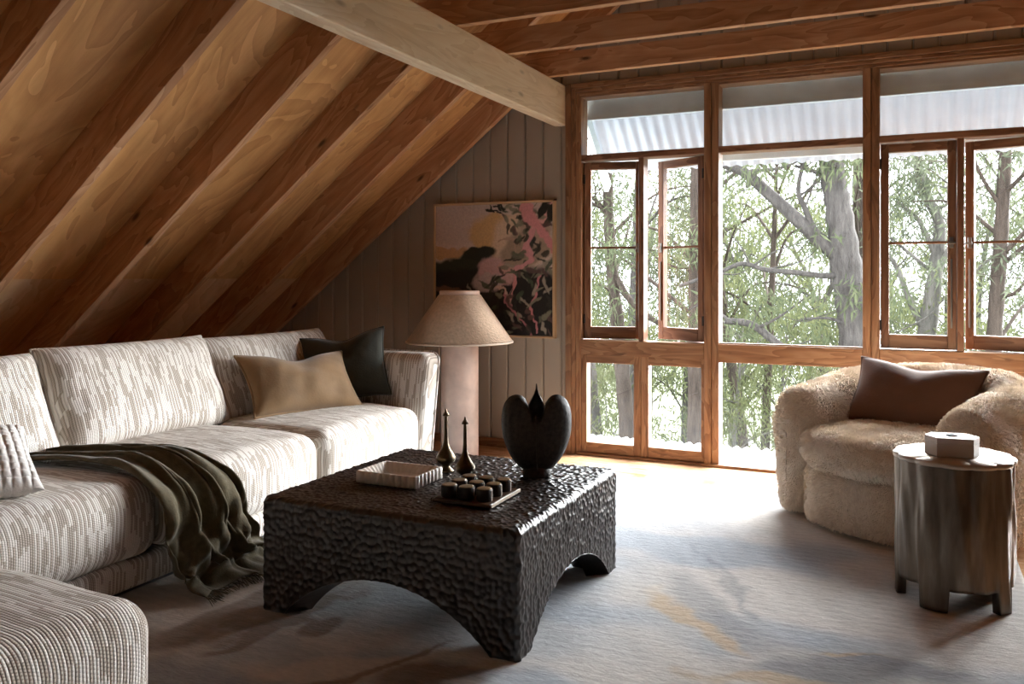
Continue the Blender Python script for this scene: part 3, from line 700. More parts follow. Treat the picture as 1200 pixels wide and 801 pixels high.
def pillow_geo(a, b, T, n=34, pinch=0.09, dent=0.0, pw=2.6, wr=0.0, seed=0, noise=0.0, top=0.0):
    """pillow in the XZ plane (width 2a, height 2b), thickness along Y; returns front+back closed geometry and outline"""
    s = np.sin(np.linspace(-PI / 2, PI / 2, n)); u, v = np.meshgrid(s, s, indexing='ij')
    X = a * u * (1 - pinch * (1 - v ** 2)); Zc = b * v * (1 - pinch * (1 - u ** 2))
    if dent: Zc = Zc - dent * b * np.exp(-(u / 0.42) ** 2) * np.clip((v + 0.3) / 1.3, 0, 1) ** 2
    th = T * np.sqrt(np.clip((1 - np.abs(u) ** pw) * (1 - np.abs(v) ** pw), 0, 1))
    th = np.maximum(th, 0)
    if dent: th = th * (1 - 0.45 * np.exp(-(u / 0.3) ** 2) * np.clip(v, 0, 1))
    P = np.stack([X, Zc], -1).reshape(-1, 2)
    w = (wr * vnoise(P, 5, seed + 1)).reshape(n, n) * (th / T) if wr else 0
    Vf = np.stack([X, -(th + w), Zc], -1).reshape(-1, 3); Vb = np.stack([X, th + w, Zc], -1).reshape(-1, 3)
    F1 = grid_faces(n, n); V = np.vstack([Vf, Vb]); F = np.vstack([F1, F1[:, ::-1] + n * n])
    rim = np.concatenate([np.arange(n) * n, (n - 1) * n + np.arange(1, n), (np.arange(n - 2, -1, -1)) * n + n - 1, np.arange(n - 2, 0, -1)])
    return V, F, Vf[rim] * np.array([1, 0, 1])
def back_cushion(yc, half, zc, lean, x):
    V, F, rim = pillow_geo(half, 0.245, 0.115, 34, 0.035, pw=5, wr=0.006, seed=int(yc * 10) % 9)
    # turn from XZ plane facing -Y to YZ plane facing +X
    V = np.stack([-V[:, 1], V[:, 0], V[:, 2]], 1); rim = np.stack([-rim[:, 1], rim[:, 0], rim[:, 2]], 1)
    o = mesh_np('back_cushion', V, F, M['fab'], SF, True, sofa_loc(x, yc, zc), (0, -lean, 0))
    p = tube('piping', rim, 0.006, M['fab'], o, 6, True); return o
back_cushion(-1.43, 0.52, 0.605, 0.42, -3.27)
back_cushion(-2.385, 0.475, 0.622, 0.42, -3.25)
back_cushion(-3.33, 0.475, 0.605, 0.42, -3.25)
# far arm: upright padded panel leaning slightly away from the seat
AV, AF = puff_geo(0.50, 0.095, 0.31, 0.055, n=26)
AV[:, 1] += 0.10 * np.clip(AV[:, 2] / 0.31, -1, 1) ** 1 * 0.5
arm = mesh_np('arm', AV, AF, M['fabx'], SF, True, sofa_loc(-2.99, -1.015, 0.405))
ar = []
for cx_, cz_, a0 in ((0.445, 0.255, 0), (-0.445, 0.255, PI / 2), (-0.445, -0.255, PI), (0.445, -0.255, 1.5 * PI)):
    for t in np.linspace(a0, a0 + PI / 2, 8):
        xx, zz = cx_ + 0.056 * math.cos(t), cz_ + 0.056 * math.sin(t); ar.append((xx, 0.042 + 0.05 * zz / 0.31, zz))
tube('piping', ar, 0.007, M['fabx'], arm, 6, True)

# chaise module of the same suite
CH = tag(empty('sofa_chaise', (-1.955, -4.255, 0)), 'matching broken-stripe upholstered chaise end in front of the sofa', 'ottoman')
puff('cushion', 0.455, 0.375, 0.165, 0.075, M['fab'], CH, (0.02, 0, 0.288), n=34, top=0.03, wr=0.001)
puff('base', 0.44, 0.36, 0.06, 0.03, M['fab'], CH, (0.02, 0, 0.095), n=14)
box('shadow_gap_strip', -0.38, 0.42, -0.32, 0.32, RZ - 0.001, 0.05, M['black'], CH, 'x')  # same black block, shade beneath the chaise put in as colour

# scatter cushions
def velvet(name, c, noise=0.25): return plain(name, c, 0.75, noise=noise, nscale=5, bmp=0.25, bscale=90, spec=0.2, sheen=0.3)
M['tanv'] = velvet('tan_velvet', (0.20, 0.118, 0.055)); M['greenv'] = velvet('dark_green_velvet', (0.030, 0.029, 0.020)); M['rust'] = velvet('rust_leather', (0.17, 0.080, 0.050), 0.12)
def cushion(name, label, a, b, T, loc, rot, mat, dent=0.0, pinch=0.09, pip=0.006, wr=0.006, seed=0):
    c = tag(empty(name, loc), label, 'cushion'); c.rotation_euler = rot
    V, F, rim = pillow_geo(a, b, T, 40, pinch, dent, 2.4, wr, seed)
    mesh_np('cover', V, F, mat, c, True, (0, 0, b)); r2 = rim + np.array([0, 0, b]); tube('piping', r2, pip, mat, c, 6, True)
    return c
# sofa cushions face +X: rotate so that the local -Y front turns to +X and lean back
def facing(rz, lean, roll=0.0): return (Matrix.Rotation(rz, 3, 'Z') @ Matrix.Rotation(-lean, 3, 'X') @ Matrix.Rotation(roll, 3, 'Y')).to_euler()
cushion('lumbar_cushion', 'tan velvet lumbar cushion with a chopped top resting on the sofa', 0.33, 0.185, 0.095, (-2.865, -1.615, 0.438), facing(math.radians(72), math.radians(37), math.radians(2)), M['tanv'], 0.22, seed=2, pip=0.007)
cushion('scatter_cushion', 'dark olive velvet cushion tucked in the sofa corner behind the tan one', 0.245, 0.205, 0.08, (-2.90, -1.245, 0.450), facing(math.radians(26), math.radians(22), math.radians(-9)), M['greenv'], 0.18, seed=4)
# white woven cushion: raised basket weave
M['weave'] = plain('white_woven_yarn', (0.64, 0.60, 0.57), 0.9, noise=0.06, nscale=30, bmp=0.3, bscale=140, sheen=0.3)
wc = tag(empty('woven_cushion', (-2.62, -3.54, 0.462)), 'white basket-weave cushion lying beside the olive throw', 'cushion')
wc.rotation_euler = facing(math.radians(66), math.radians(62), math.radians(0))
V, F, rim = pillow_geo(0.175, 0.175, 0.07, 130, 0.08, 0, 2.4)
ii = np.sign(V[:, 1]); uu, vv = V[:, 0] / 0.028, V[:, 2] / 0.028
h = (np.abs(np.sin(uu * PI)) * np.abs(np.sin(vv * PI))) ** 0.4 * 0.007 + 0.003 * np.where((np.floor(uu) + np.floor(vv)) % 2 == 0, np.abs(np.sin(uu * PI)), np.abs(np.sin(vv * PI)))
fade = np.clip(np.abs(V[:, 1]) / 0.02, 0, 1)
V[:, 1] += ii * h * fade
mesh_np('cover', V, F, M['weave'], wc, True, (0, 0, 0.175))

# ------------------------------------------------------------------ olive throw
M['throw'] = plain('olive_linen', (0.088, 0.070, 0.040), 0.9, noise=0.2, nscale=40, bmp=0.35, bscale=160, spec=0.1, sheen=0.25)
th = tag(empty('throw_blanket', (-2.45, -2.85, RZ)), 'olive linen throw draped over the sofa seat and down to the rug', 'blanket')
# centre line on the seat then over the front edge, down and out on the rug
path = catmull([(-3.14, -3.02, 0.432), (-2.95, -2.94, 0.446), (-2.75, -2.91, 0.450), (-2.58, -2.88, 0.438), (-2.475, -2.86, 0.385), (-2.435, -2.83, 0.33), (-2.42, -2.81, 0.20), (-2.39, -2.79, 0.08), (-2.34, -2.76, 0.026), (-2.25, -2.72, 0.022)], 9)
nu, nv = len(path), 90
side = np.array([(-0.25, 1, 0)] * nu, float); up = np.array([(0, 0, 1)] * nu, float)
tanp = np.gradient(path, axis=0); tanp /= np.linalg.norm(tanp, axis=1)[:, None]
side = np.cross(np.array([(0.0, 1.0, 0.0)] * nu), tanp); outn = side / np.linalg.norm(side, axis=1)[:, None]
outn[outn[:, 2] + outn[:, 0] < 0] *= -1
tt = np.linspace(0, 1, nu)[:, None]; w = np.linspace(-1, 1, nv)[None, :]
half = np.interp(tt[:, 0], [0, 0.25, 0.5, 0.75, 1], [0.13, 0.15, 0.20, 0.235, 0.30])[:, None]
phase = 1.5 * np.sin(tt * 5) + 0.7 * np.sin(tt * 11 + 1)
amp = np.interp(tt[:, 0], [0, 0.3, 0.5, 0.85, 0.93, 1], [0.012, 0.018, 0.022, 0.035, 0.016, 0.008])[:, None]
fold = amp * (1.5 * np.abs(np.sin(w * 3.6 + 0.5 * phase)) ** 0.8 + 0.6 * np.sin(w * 11 - 1.4 * phase + 1) + 0.35 * np.sin(w * 21 + 2.0 * phase) + 0.15 * np.sin(w * 37 - 3 * phase + tt * 20))
fold = fold - fold.min(axis=1, keepdims=True)
lat = w * half + 0.018 * np.sin(w * 9 + phase * 1.3)
sd = np.array([-0.10, 1.0, 0.0])
TV = path[:, None, :] + lat[..., None] * sd + fold[..., None] * outn[:, None, :]
hem = 0.035 * np.sin(w * 4 + 1)[0]
TV[-9:, :, 0] += (np.linspace(0, 1, 9)[:, None] * hem[None, :])
TV[..., 2] = np.maximum(TV[..., 2], 0.019)
cl = mesh_np('cloth', (TV - np.array([-2.45, -2.85, RZ])).reshape(-1, 3), grid_faces(nu, nv), M['throw'], th)
so = cl.modifiers.new('thickness', 'SOLIDIFY'); so.thickness = 0.004; so.offset = 1
rsf = np.random.RandomState(5); frp = []
for j in range(0, nv, 2):
    p = TV[-1, j] - np.array([-2.45, -2.85, RZ])
    for q in range(3):
        e = p + np.array([0.035 + 0.02 * rsf.rand(), rsf.normal(0, 0.012), 0]); e[2] = 0.004
        m_ = (p + e) / 2 + np.array([0, rsf.normal(0, 0.006), 0.004])
        frp.append(tube_geo(np.array([p, m_, e]), [0.0022, 0.0018, 0.001], 4))
V, F = join_geo(frp); fr = mesh_np('fringe', V, F, M['throw'], th); fr['kind'] = 'stuff'

# ================================================================== COFFEE TABLE
ct = tag(empty('coffee_table', (-1.532, -2.50, RZ)), 'dark hammered square coffee table with arched sides', 'coffee table')
A, TH_, HT = 0.485, 0.465, 0.388                               # half width, half depth, height
def perim(n, inset, rc):
    """rounded rectangle sampled by side so that columns line up; returns xy, outward normal, side coordinate s, side half length"""
    out = []
    ax, ay = A - inset, TH_ - inset; rc = min(rc, ax, ay); q = n // 4
    for sdn, (ox, oy, tx, ty, hl, dd) in enumerate(((0, -1, 1, 0, ax, ay), (1, 0, 0, 1, ay, ax), (0, 1, -1, 0, ax, ay), (-1, 0, 0, -1, ay, ax))):
        for i in range(q):
            s = -hl + 2 * hl * i / q; cs = abs(s) - (hl - rc); k = 0.0; nxn, nyn = ox, oy; px, py = tx * s + ox * dd, ty * s + oy * dd
            if cs > 0 and rc > 1e-6:
                a = min(cs / rc, 1) * PI / 4; sg = math.copysign(1, s)
                ux, uy = tx * sg, ty * sg
                cxp, cyp = ux * (hl - rc) + ox * (dd - rc), uy * (hl - rc) + oy * (dd - rc)
                nxn, nyn = ux * math.sin(a) + ox * math.cos(a), uy * math.sin(a) + oy * math.cos(a)
                px, py = cxp + rc * nxn, cyp + rc * nyn
            out.append((px, py, nxn, nyn, s, hl))
    return np.array(out)
n = 1000; rows = []; nrms = []
Pm = perim(n, 0, 0.02); s, hl = Pm[:, 4], Pm[:, 5]
chord = hl * 0.80; rise = 0.165; Rc = (chord ** 2 + rise ** 2) / (2 * rise)
zarch = np.where(np.abs(s) < chord, np.sqrt(np.maximum(Rc ** 2 - s ** 2, 0)) - (Rc - rise), 0.0)
er = 0.022; ns = 90
for i in range(ns + 1):
    f = i / ns; z = zarch + (HT - er - zarch) * f
    rows.append(np.column_stack([Pm[:, 0], Pm[:, 1], z])); nrms.append(np.column_stack([Pm[:, 2], Pm[:, 3], 0 * z]))
for a in np.linspace(0, PI / 2, 6)[1:]:
    Q = perim(n, er * (1 - math.cos(a)), 0.02)
    rows.append(np.column_stack([Q[:, 0], Q[:, 1], np.full(n, HT - er + er * math.sin(a))])); nrms.append(np.column_stack([Q[:, 2] * math.cos(a), Q[:, 3] * math.cos(a), np.full(n, math.sin(a))]))
for ins in np.linspace(er, TH_ - 0.002, 120)[1:]:
    Q = perim(n, ins, 0.02); rows.append(np.column_stack([Q[:, 0], Q[:, 1], np.full(n, HT)])); nrms.append(np.tile([0, 0, 1.0], (n, 1)))
V = np.concatenate(rows); Nn = np.concatenate(nrms)
seg = np.linalg.norm(np.diff(np.vstack([Pm[:, :2], Pm[:1, :2]]), axis=0), axis=1); arc = np.concatenate([[0], np.cumsum(seg)[:-1]])
def voronoi2(P, cell, seed):
    rs = np.random.RandomState(seed); tab = rs.rand(256, 256, 2)
    Q = P / cell; base_ = np.floor(Q).astype(int); best = np.full(len(P), 9.0)
    for dx in (-1, 0, 1):
        for dy in (-1, 0, 1):
            c = base_ + [dx, dy]; best = np.minimum(best, np.sum((c + 0.12 + 0.76 * tab[c[:, 0] % 256, c[:, 1] % 256] - Q) ** 2, 1))
    return best
nside = ns + 6
sidec = np.column_stack([np.tile(arc, nside), V[:nside * n, 2] - 0.6 * 0]); sidec[(ns + 1) * n:, 1] = HT - er + er * np.repeat(np.linspace(0, PI / 2, 6)[1:], n)
F1 = np.concatenate([voronoi2(sidec * [1.0, 0.9], 0.0195, 4), voronoi2(V[nside * n:, :2] + 3.0, 0.0195, 5)])
V = V + Nn * (np.clip(F1, 0, 0.6) * 0.0085 - 0.003)[:, None]
Fo = grid_faces(len(rows), n, False, True)
# arch soffit and underside
Pi = perim(n, 0.075, 0.02); so_ = np.column_stack([Pi[:, 0], Pi[:, 1], zarch]); ui = np.column_stack([Pi[:, 0], Pi[:, 1], np.full(n, 0.30)])
Vall = np.vstack([V, so_, ui, [[0, 0, 0.30]]]); o0 = len(V); ar_ = np.arange(n); nx_ = (ar_ + 1) % n
Fs = np.stack([ar_, o0 + ar_, o0 + nx_, nx_], 1); Fu = np.stack([o0 + ar_, o0 + n + ar_, o0 + n + nx_, o0 + nx_], 1)
Fc = np.stack([o0 + n + ar_[::2], np.full(n // 2, o0 + 2 * n), o0 + n + (ar_[::2] + 2) % n, o0 + n + ar_[::2] + 1], 1)
m, nt, b = new_mat('hammered_bronze_lacquer')
nz = nd(nt, 'ShaderNodeTexNoise', {'Vector': objco(nt), 'Scale': 14.0, 'Detail': 4}).outputs[0]
nt.links.new(ramp(nt, nz, [(0.3, (0.012, 0.0075, 0.006)), (0.7, (0.022, 0.014, 0.011))]), b.inputs['Base Color'])
b.inputs['Roughness'].default_value = 0.33; b.inputs['Specular IOR Level'].default_value = 0.6
M['table'] = m
mesh_np('hammered_shell', Vall, np.vstack([Fo, Fs, Fu, Fc]), M['table'], ct)
TZ = RZ + HT + 0.0005

# ------------------------------------------------------------------ things on the coffee table
# scalloped marble tray
M['marble'] = plain('cream_marble', (0.62, 0.56, 0.50), 0.35, noise=0.22, nscale=12)
ty = tag(empty('marble_tray', (-1.705, -2.578, TZ)), 'rectangular cream marble dish with fluted sides on the coffee table', 'tray')
def fl_rect(hx, hy, z, amp, inset, n=240, per=0.026):
    out = []; L = 4 * (hx + hy)
    for i in range(n):
        d = L * i / n; x = y_ = 0
        for k, (ox, oy, tx, tyy, h1, h2) in enumerate(((0, -1, 1, 0, hx, hy), (1, 0, 0, 1, hy, hx), (0, 1, -1, 0, hx, hy), (-1, 0, 0, -1, hy, hx))):
            if d <= 2 * h1 + 1e-9 or k == 3:
                s_ = -h1 + d; f = amp * (abs(math.sin(s_ / per * PI + PI / 2)) - 0.5) * (1 if abs(s_) < h1 - 0.01 else 0.2)
                dd = h2 - inset + f; ss = max(-1, min(1, s_ / h1)) * (h1 - inset); x = tx * ss + ox * dd; y_ = tyy * ss + oy * dd; break
            d -= 2 * h1
        out.append((x, y_, z))
    return np.array(out)
loops = [fl_rect(0.126, 0.094, 0.0, 0.006, 0.004), fl_rect(0.126, 0.094, 0.003, 0.008, 0.0), fl_rect(0.126, 0.094, 0.042, 0.008, 0.0), fl_rect(0.126, 0.094, 0.044, 0.007, 0.004), fl_rect(0.126, 0.094, 0.043, 0.006, 0.011), fl_rect(0.126, 0.094, 0.016, 0.004, 0.034), fl_rect(0.126, 0.094, 0.012, 0.001, 0.045), fl_rect(0.126, 0.094, 0.012, 0, 0.093)]
nl = len(loops); V = np.concatenate(loops); F = np.vstack([grid_faces(nl, 240, False, True), [[0, 60, 120, 180]]])
mesh_np('dish', V, F, M['marble'], ty)

# brass sprinkler bottles
m, nt, b = new_mat('aged_brass'); nz = nd(nt, 'ShaderNodeTexNoise', {'Vector': objco(nt), 'Scale': 30.0, 'Detail': 4}).outputs[0]
nt.links.new(ramp(nt, nz, [(0.3, (0.05, 0.034, 0.017)), (0.7, (0.115, 0.08, 0.042))]), b.inputs['Base Color']); b.inputs['Metallic'].default_value = 0.9; b.inputs['Roughness'].default_value = 0.38
M['brass'] = m
bt_prof = [(0.0, 0), (0.026, 0), (0.027, 0.004), (0.020, 0.012), (0.013, 0.02), (0.015, 0.026), (0.028, 0.036), (0.034, 0.048), (0.033, 0.058), (0.024, 0.074), (0.014, 0.092), (0.0085, 0.112), (0.0065, 0.14), (0.0055, 0.20), (0.005, 0.212)]
tip = [(0.005, 0.212), (0.012, 0.214), (0.009, 0.222), (0.004, 0.230), (0.0025, 0.238), (0.0, 0.242)]
for (bx_, by_), sc, lab in (((-1.625, -2.375), 1.0, 'taller brass sprinkler bottle standing behind the marble dish'), ((-1.48, -2.49), 0.985, 'brass sprinkler bottle between the dish and the wooden game board')):
    bo = tag(empty('sprinkler_bottle', (bx_, by_, TZ)), lab, 'bottle'); bo.scale = (sc * 1.12, sc * 1.12, sc)
    lathe('bottle_body', bt_prof, M['brass'], bo, 32); lathe('bottle_tip', tip, M['brass'], bo, 20)

# game board with nine turned pieces
M['board'] = wood('dark_board_wood', (0.03, 0.016, 0.010), (0.06, 0.032, 0.018), (0.10, 0.055, 0.03), 2.0, 0.35)
M['peg'] = wood('dark_peg_wood', (0.012, 0.008, 0.006), (0.02, 0.013, 0.010), (0.035, 0.022, 0.016), 3.0, 0.35)
M['pegtop'] = plain('gold_peg_top', (0.25, 0.17, 0.09), 0.4, 0.4, noise=0.3, nscale=60)
M['inlay'] = plain('bone_inlay', (0.42, 0.34, 0.26), 0.4)
gb = tag(empty('game_board', (-1.338, -2.672, TZ), 0.02), 'small dark wooden game board with pale edge on the coffee table', 'game board')
box('board', -0.108, 0.108, -0.118, 0.118, 0.003, 0.014, M['board'], gb, 'x', 0.002)
box('edge_strip', 0.108, 0.112, -0.118, 0.118, 0.003, 0.015, M['inlay'], gb, 'y', 0.001); box('edge_strip', -0.112, -0.108, -0.118, 0.118, 0.003, 0.015, M['board'], gb, 'y', 0.001)
for sx_ in (-1, 1):
    for sy_ in (-1, 1): lathe('foot', [(0, 0), (0.008, 0), (0.009, 0.003), (0, 0.0035)], M['board'], gb, 12, (sx_ * 0.09, sy_ * 0.10, 0))
pg = None
for i in range(3):
    for j in range(3):
        loc = (-1.338 + (i - 1) * 0.066, -2.672 + (j - 1) * 0.072, TZ + 0.0138)
        if pg is None:
            pg = tag(empty('game_piece', loc), 'round dark wooden game piece with bronze top on the game board', 'game piece', 'game pieces on the board')
            lathe('peg', [(0, 0), (0.026, 0), (0.0275, 0.003), (0.0275, 0.036), (0.026, 0.039), (0.0, 0.039)], M['peg'], pg, 28)
            lathe('peg_cap', [(0.0, 0.0385), (0.0245, 0.0388), (0.0235, 0.0405), (0.015, 0.0402), (0.0, 0.0402)], M['pegtop'], pg, 28)
            box('inlay', 0.0255, 0.0284, -0.003, 0.003, 0.001, 0.0375, M['inlay'], pg, 'z', 0.0006)
        else: c = copy_tree(pg); c.location = loc

# dark leaf vase
M['vase'] = plain('dark_speckled_ceramic', (0.030, 0.024, 0.020), 0.6, noise=0.55, nscale=70, bmp=0.6, bscale=90)
vz = tag(empty('leaf_vase', (-1.275, -2.305, TZ), math.radians(25)), 'dark heart-shaped ceramic vase with pointed spout on the coffee table', 'vase')
half = [(0.0, 0.020), (0.042, 0.024), (0.074, 0.045), (0.103, 0.085), (0.123, 0.135), (0.131, 0.18), (0.132, 0.22), (0.125, 0.262), (0.107, 0.292), (0.082, 0.306), (0.058, 0.303), (0.042, 0.288), (0.033, 0.268), (0.030, 0.252), (0.020, 0.234), (0.0, 0.226)]
hc = catmull([(x, 0, z) for x, z in half], 5); out = np.vstack([hc, (hc * np.array([-1, 1, 1]))[::-1][1:-1]]); no = len(out)
cen = np.array([0, 0, 0.15]); ks = np.linspace(1, 0.0, 16); rings = []
for sgn in (-1, 1):
    for k_ in (ks if sgn < 0 else ks[::-1]):
        r_ = cen + (out - cen) * k_; r_[:, 1] = sgn * 0.046 * (max(0, 1 - k_ ** 5)) ** 0.5 + 0.012 * np.abs(r_[:, 0] / 0.13) ** 2; rings.append(r_)
V = np.concatenate(rings); mesh_np('body', V, grid_faces(len(rings), no, False, True), M['vase'], vz)
lathe('foot', [(0.0, 0), (0.050, 0), (0.053, 0.004), (0.052, 0.026), (0.044, 0.045), (0.0, 0.05)], M['vase'], vz, 36, (0, 0, 0), True, 1.0, 0.72)
sp = []
for z_, hw, dp in ((0.205, 0.010, 0.010), (0.215, 0.020, 0.020), (0.228, 0.028, 0.026), (0.248, 0.033, 0.030), (0.268, 0.031, 0.027), (0.288, 0.021, 0.020), (0.306, 0.011, 0.012), (0.325, 0.0045, 0.006), (0.346, 0.0012, 0.002)):
    sp.append([(hw * math.sin(a), 0.012 - dp * 0.2 + dp * math.cos(a), z_) for a in np.linspace(-2.0, 2.0, 15)])
M['spout'] = plain('bronze_glaze_rim', (0.075, 0.058, 0.045), 0.45, noise=0.3, nscale=50)
V = np.array(sp).reshape(-1, 3); spo = mesh_np('spout', V, grid_faces(9, 15), M['spout'], vz); mo = spo.modifiers.new('thickness', 'SOLIDIFY'); mo.thickness = 0.003
thr = [(0.0, 0.212), (0.014, 0.218), (0.023, 0.230), (0.027, 0.248), (0.024, 0.268), (0.014, 0.284), (0.0, 0.296)]
V = np.array([[(r_ * math.sin(a), 0.004 + 0.022 * (r_ / 0.027) * math.cos(a), z_) for a in np.linspace(-1.57, 1.57, 15)] for r_, z_ in thr]).reshape(-1, 3)
mesh_np('throat', V, grid_faces(7, 15), M['vase'], vz)
tube('ridge', catmull([(0, -0.052, 0.03), (0, -0.0555, 0.10), (0, -0.054, 0.16), (0, -0.042, 0.205), (0, -0.03, 0.232)], 5), np.linspace(0.002, 0.0045, 21), M['vase'], vz, 8)

# ================================================================== LAMP
M['plaster'] = plain('pink_travertine', (0.74, 0.58, 0.50), 0.75, noise=0.16, nscale=9, bmp=0.35, bscale=22)
M['shade'] = plain('beige_boucle_shade', (0.62, 0.46, 0.33), 0.9, noise=0.12, nscale=60, bmp=1.0, bscale=75, sheen=0.2)
M['rim'] = plain('shade_trim', (0.66, 0.54, 0.44), 0.8)
lp = tag(empty('floor_lamp', (-2.632, -0.415, 0)), 'tall stone column lamp with beige conical shade in the corner', 'lamp')
lathe('column', [(0.0, 0), (0.118, 0), (0.121, 0.004), (0.121, 0.98), (0.1, 1.0), (0.0, 1.0)], M['plaster'], lp, 56)
lathe('cap', [(0.0, 1.030), (0.126, 1.030), (0.130, 1.035), (0.130, 1.060), (0.126, 1.066), (0.0, 1.066)], M['plaster'], lp, 48)
sh = lathe('lamp_shade', [(0.135, 1.040), (0.345, 0.738), (0.338, 0.738), (0.128, 1.036), (0.135, 1.040)], M['shade'], lp, 72)
tube('shade_trim', [(0.343 * math.cos(a), 0.343 * math.sin(a), 0.738) for a in np.linspace(0, 2 * PI, 72, endpoint=False)], 0.006, M['rim'], sh, 6, True)

# ================================================================== PAINTING
pt = tag(empty('framed_painting', (-2.575, -0.021, 1.205)), 'square abstract landscape painting with pink branches in a thin oak frame', 'painting')
M['oak'] = wood('oak_frame', (0.42, 0.27, 0.14), (0.55, 0.37, 0.21), (0.64, 0.46, 0.29), 2.0, 0.5)
HF = 0.456
for a0, a1, b0, b1, ax in ((-HF, HF, HF - 0.012, HF, 'x'), (-HF, HF, -HF, -HF + 0.012, 'x'), (-HF, -HF + 0.012, -HF, HF, 'z'), (HF - 0.012, HF, -HF, HF, 'z')):
    box('frame_rail', a0, a1, -0.045, 0.0, b0, b1, M['oak'], pt, ax, 0.001)
NP = 230; hc_ = HF - 0.016
pu, pv = np.meshgrid(np.linspace(0, 1, NP), np.linspace(0, 1, NP), indexing='ij'); PU, PV = pu.ravel(), pv.ravel()
PP = np.stack([PU, PV], 1); wu = PU + 0.02 * vnoise(PP, 3, 21) + 0.008 * vnoise(PP, 11, 22); wv_ = PV + 0.02 * vnoise(PP, 3, 23) + 0.008 * vnoise(PP, 11, 24)
pcol = np.tile(np.array(srgb(196, 176, 166)), (NP * NP, 1))
pcol = mix(pcol, np.array(srgb(214, 192, 180)), smooth(0.75, 0.65, wv_) * 0.8)
def pblob(c, cx, cy, a, b, rot=0.0, soft=0.15, k=1.0, wu_=None, wv2=None):
    global pcol
    U_, V_ = (wu, wv_) if wu_ is None else (wu_, wv2)
    cs, sn = math.cos(rot), math.sin(rot); dx, dy = U_ - cx, V_ - cy
    m_ = 1 - smooth(1 - soft, 1 + soft, np.hypot((dx * cs + dy * sn) / a, (-dx * sn + dy * cs) / b)); pcol = mix(pcol, np.array(srgb(*c)), m_ * k)
pblob((198, 158, 118), 0.05, 0.63, 0.25, 0.05); pblob((204, 166, 116), 0.55, 0.76, 0.24, 0.17, -0.1); pblob((212, 186, 160), 0.75, 0.72, 0.25, 0.22)
pblob((52, 54, 44), 0.18, 0.45, 0.34, 0.14, 0.15); pblob((44, 46, 38), 0.38, 0.62, 0.16, 0.06, 0.2); pblob((38, 38, 34), 0.25, 0.38, 0.4, 0.12)
pblob((34, 30, 28), 0.75, 0.2, 0.5, 0.32); pblob((30, 27, 26), 0.9, 0.1, 0.4, 0.3); pblob((44, 40, 36), 0.2, 0.2, 0.4, 0.16)
pblob((110, 80, 68), 0.12, 0.34, 0.16, 0.03); pblob((198, 160, 158), 0.53, 0.48, 0.15, 0.13); pblob((188, 170, 168), 0.46, 0.40, 0.12, 0.07); pblob((206, 160, 150), 0.62, 0.52, 0.08, 0.06)
pblob((160, 140, 120), 0.78, 0.66, 0.2, 0.14, 0.4); pblob((176, 150, 132), 0.86, 0.80, 0.14, 0.10)
def stroke(c, pts, w0, w1, k=0.95):
    global pcol
    Q = catmull([(a, b_, 0) for a, b_ in pts], 40)[:, :2]; best = np.full(NP * NP, 9.0)
    for i, q in enumerate(Q):
        w_ = w0 + (w1 - w0) * i / len(Q); best = np.minimum(best, np.hypot(wu - q[0], wv_ - q[1]) / w_)
    pcol = mix(pcol, np.array(srgb(*c)), (1 - smooth(0.75, 1.1, best)) * k)
stroke((206, 140, 138), [(0.78, 1.0), (0.84, 0.88), (0.94, 0.76), (1.0, 0.62)], 0.045, 0.03); stroke((216, 160, 156), [(0.98, 1.0), (0.92, 0.84)], 0.02, 0.03)
stroke((208, 146, 146), [(0.83, 0.78), (0.78, 0.66), (0.84, 0.58), (0.70, 0.48), (0.66, 0.34), (0.68, 0.22)], 0.028, 0.012); stroke((196, 128, 132), [(0.90, 0.44), (0.84, 0.25), (0.88, 0.02)], 0.012, 0.01); stroke((186, 120, 124), [(0.60, 0.30), (0.72, 0.14), (0.82, 0.0)], 0.01, 0.012)
stroke((206, 176, 160), [(0.5, 0.38), (0.62, 0.30), (0.68, 0.24)], 0.01, 0.008); stroke((180, 150, 130), [(0.55, 0.72), (0.66, 0.70), (0.72, 0.62)], 0.008, 0.006)
rl = np.random.RandomState(31)
for q in range(150):
    cx, cy = 0.45 + 0.55 * rl.rand(), rl.rand() ** 0.9
    if cy < 0.45 and rl.rand() < 0.3: cx = 0.3 + 0.7 * rl.rand()
    if cy > 0.5 and cx < 0.6: continue
    dark = (cy > 0.55 and rl.rand() < 0.35) or rl.rand() < 0.2
    c = (46, 46, 38) if dark else [(96, 98, 80), (126, 124, 104), (160, 150, 134), (92, 70, 66), (74, 84, 66)][rl.randint(5)]
    pblob(c, cx, cy, 0.03 + 0.035 * rl.rand(), 0.008 + 0.012 * rl.rand(), rl.rand() * 3.14, 0.25, 0.9)
stroke((214, 146, 146), [(0.78, 1.0), (0.84, 0.88), (0.93, 0.77), (1.0, 0.64)], 0.05, 0.035); stroke((210, 150, 150), [(0.84, 0.80), (0.79, 0.68), (0.83, 0.58), (0.71, 0.50)], 0.026, 0.018)
for q in range(14): pblob((40, 40, 34), 0.45 + 0.18 * rl.rand(), 0.93 + 0.07 * rl.rand(), 0.03, 0.009, -0.9 + rl.rand(), 0.25)
for q in range(8): pblob((42, 42, 36), 0.90 + 0.14 * rl.rand(), 0.88 + 0.12 * rl.rand(), 0.05, 0.022, 0.8 + rl.rand() * 0.6, 0.25)
M['canvas'] = vcol_mat('oil_paint', 0.6, (60, 60, 60), 0.12, spec=0.3)
cv_ = mesh_np('canvas', np.column_stack([(PU * 2 - 1) * hc_, np.full(NP * NP, -0.036), (PV * 2 - 1) * hc_]), grid_faces(NP, NP), M['canvas'], pt)
paint_attr(cv_, np.clip(pcol, 0, 1))
box('backing_board', -HF + 0.012, HF - 0.012, -0.034, -0.002, -HF + 0.012, HF - 0.012, M['oak'], pt, 'x', 0.001)

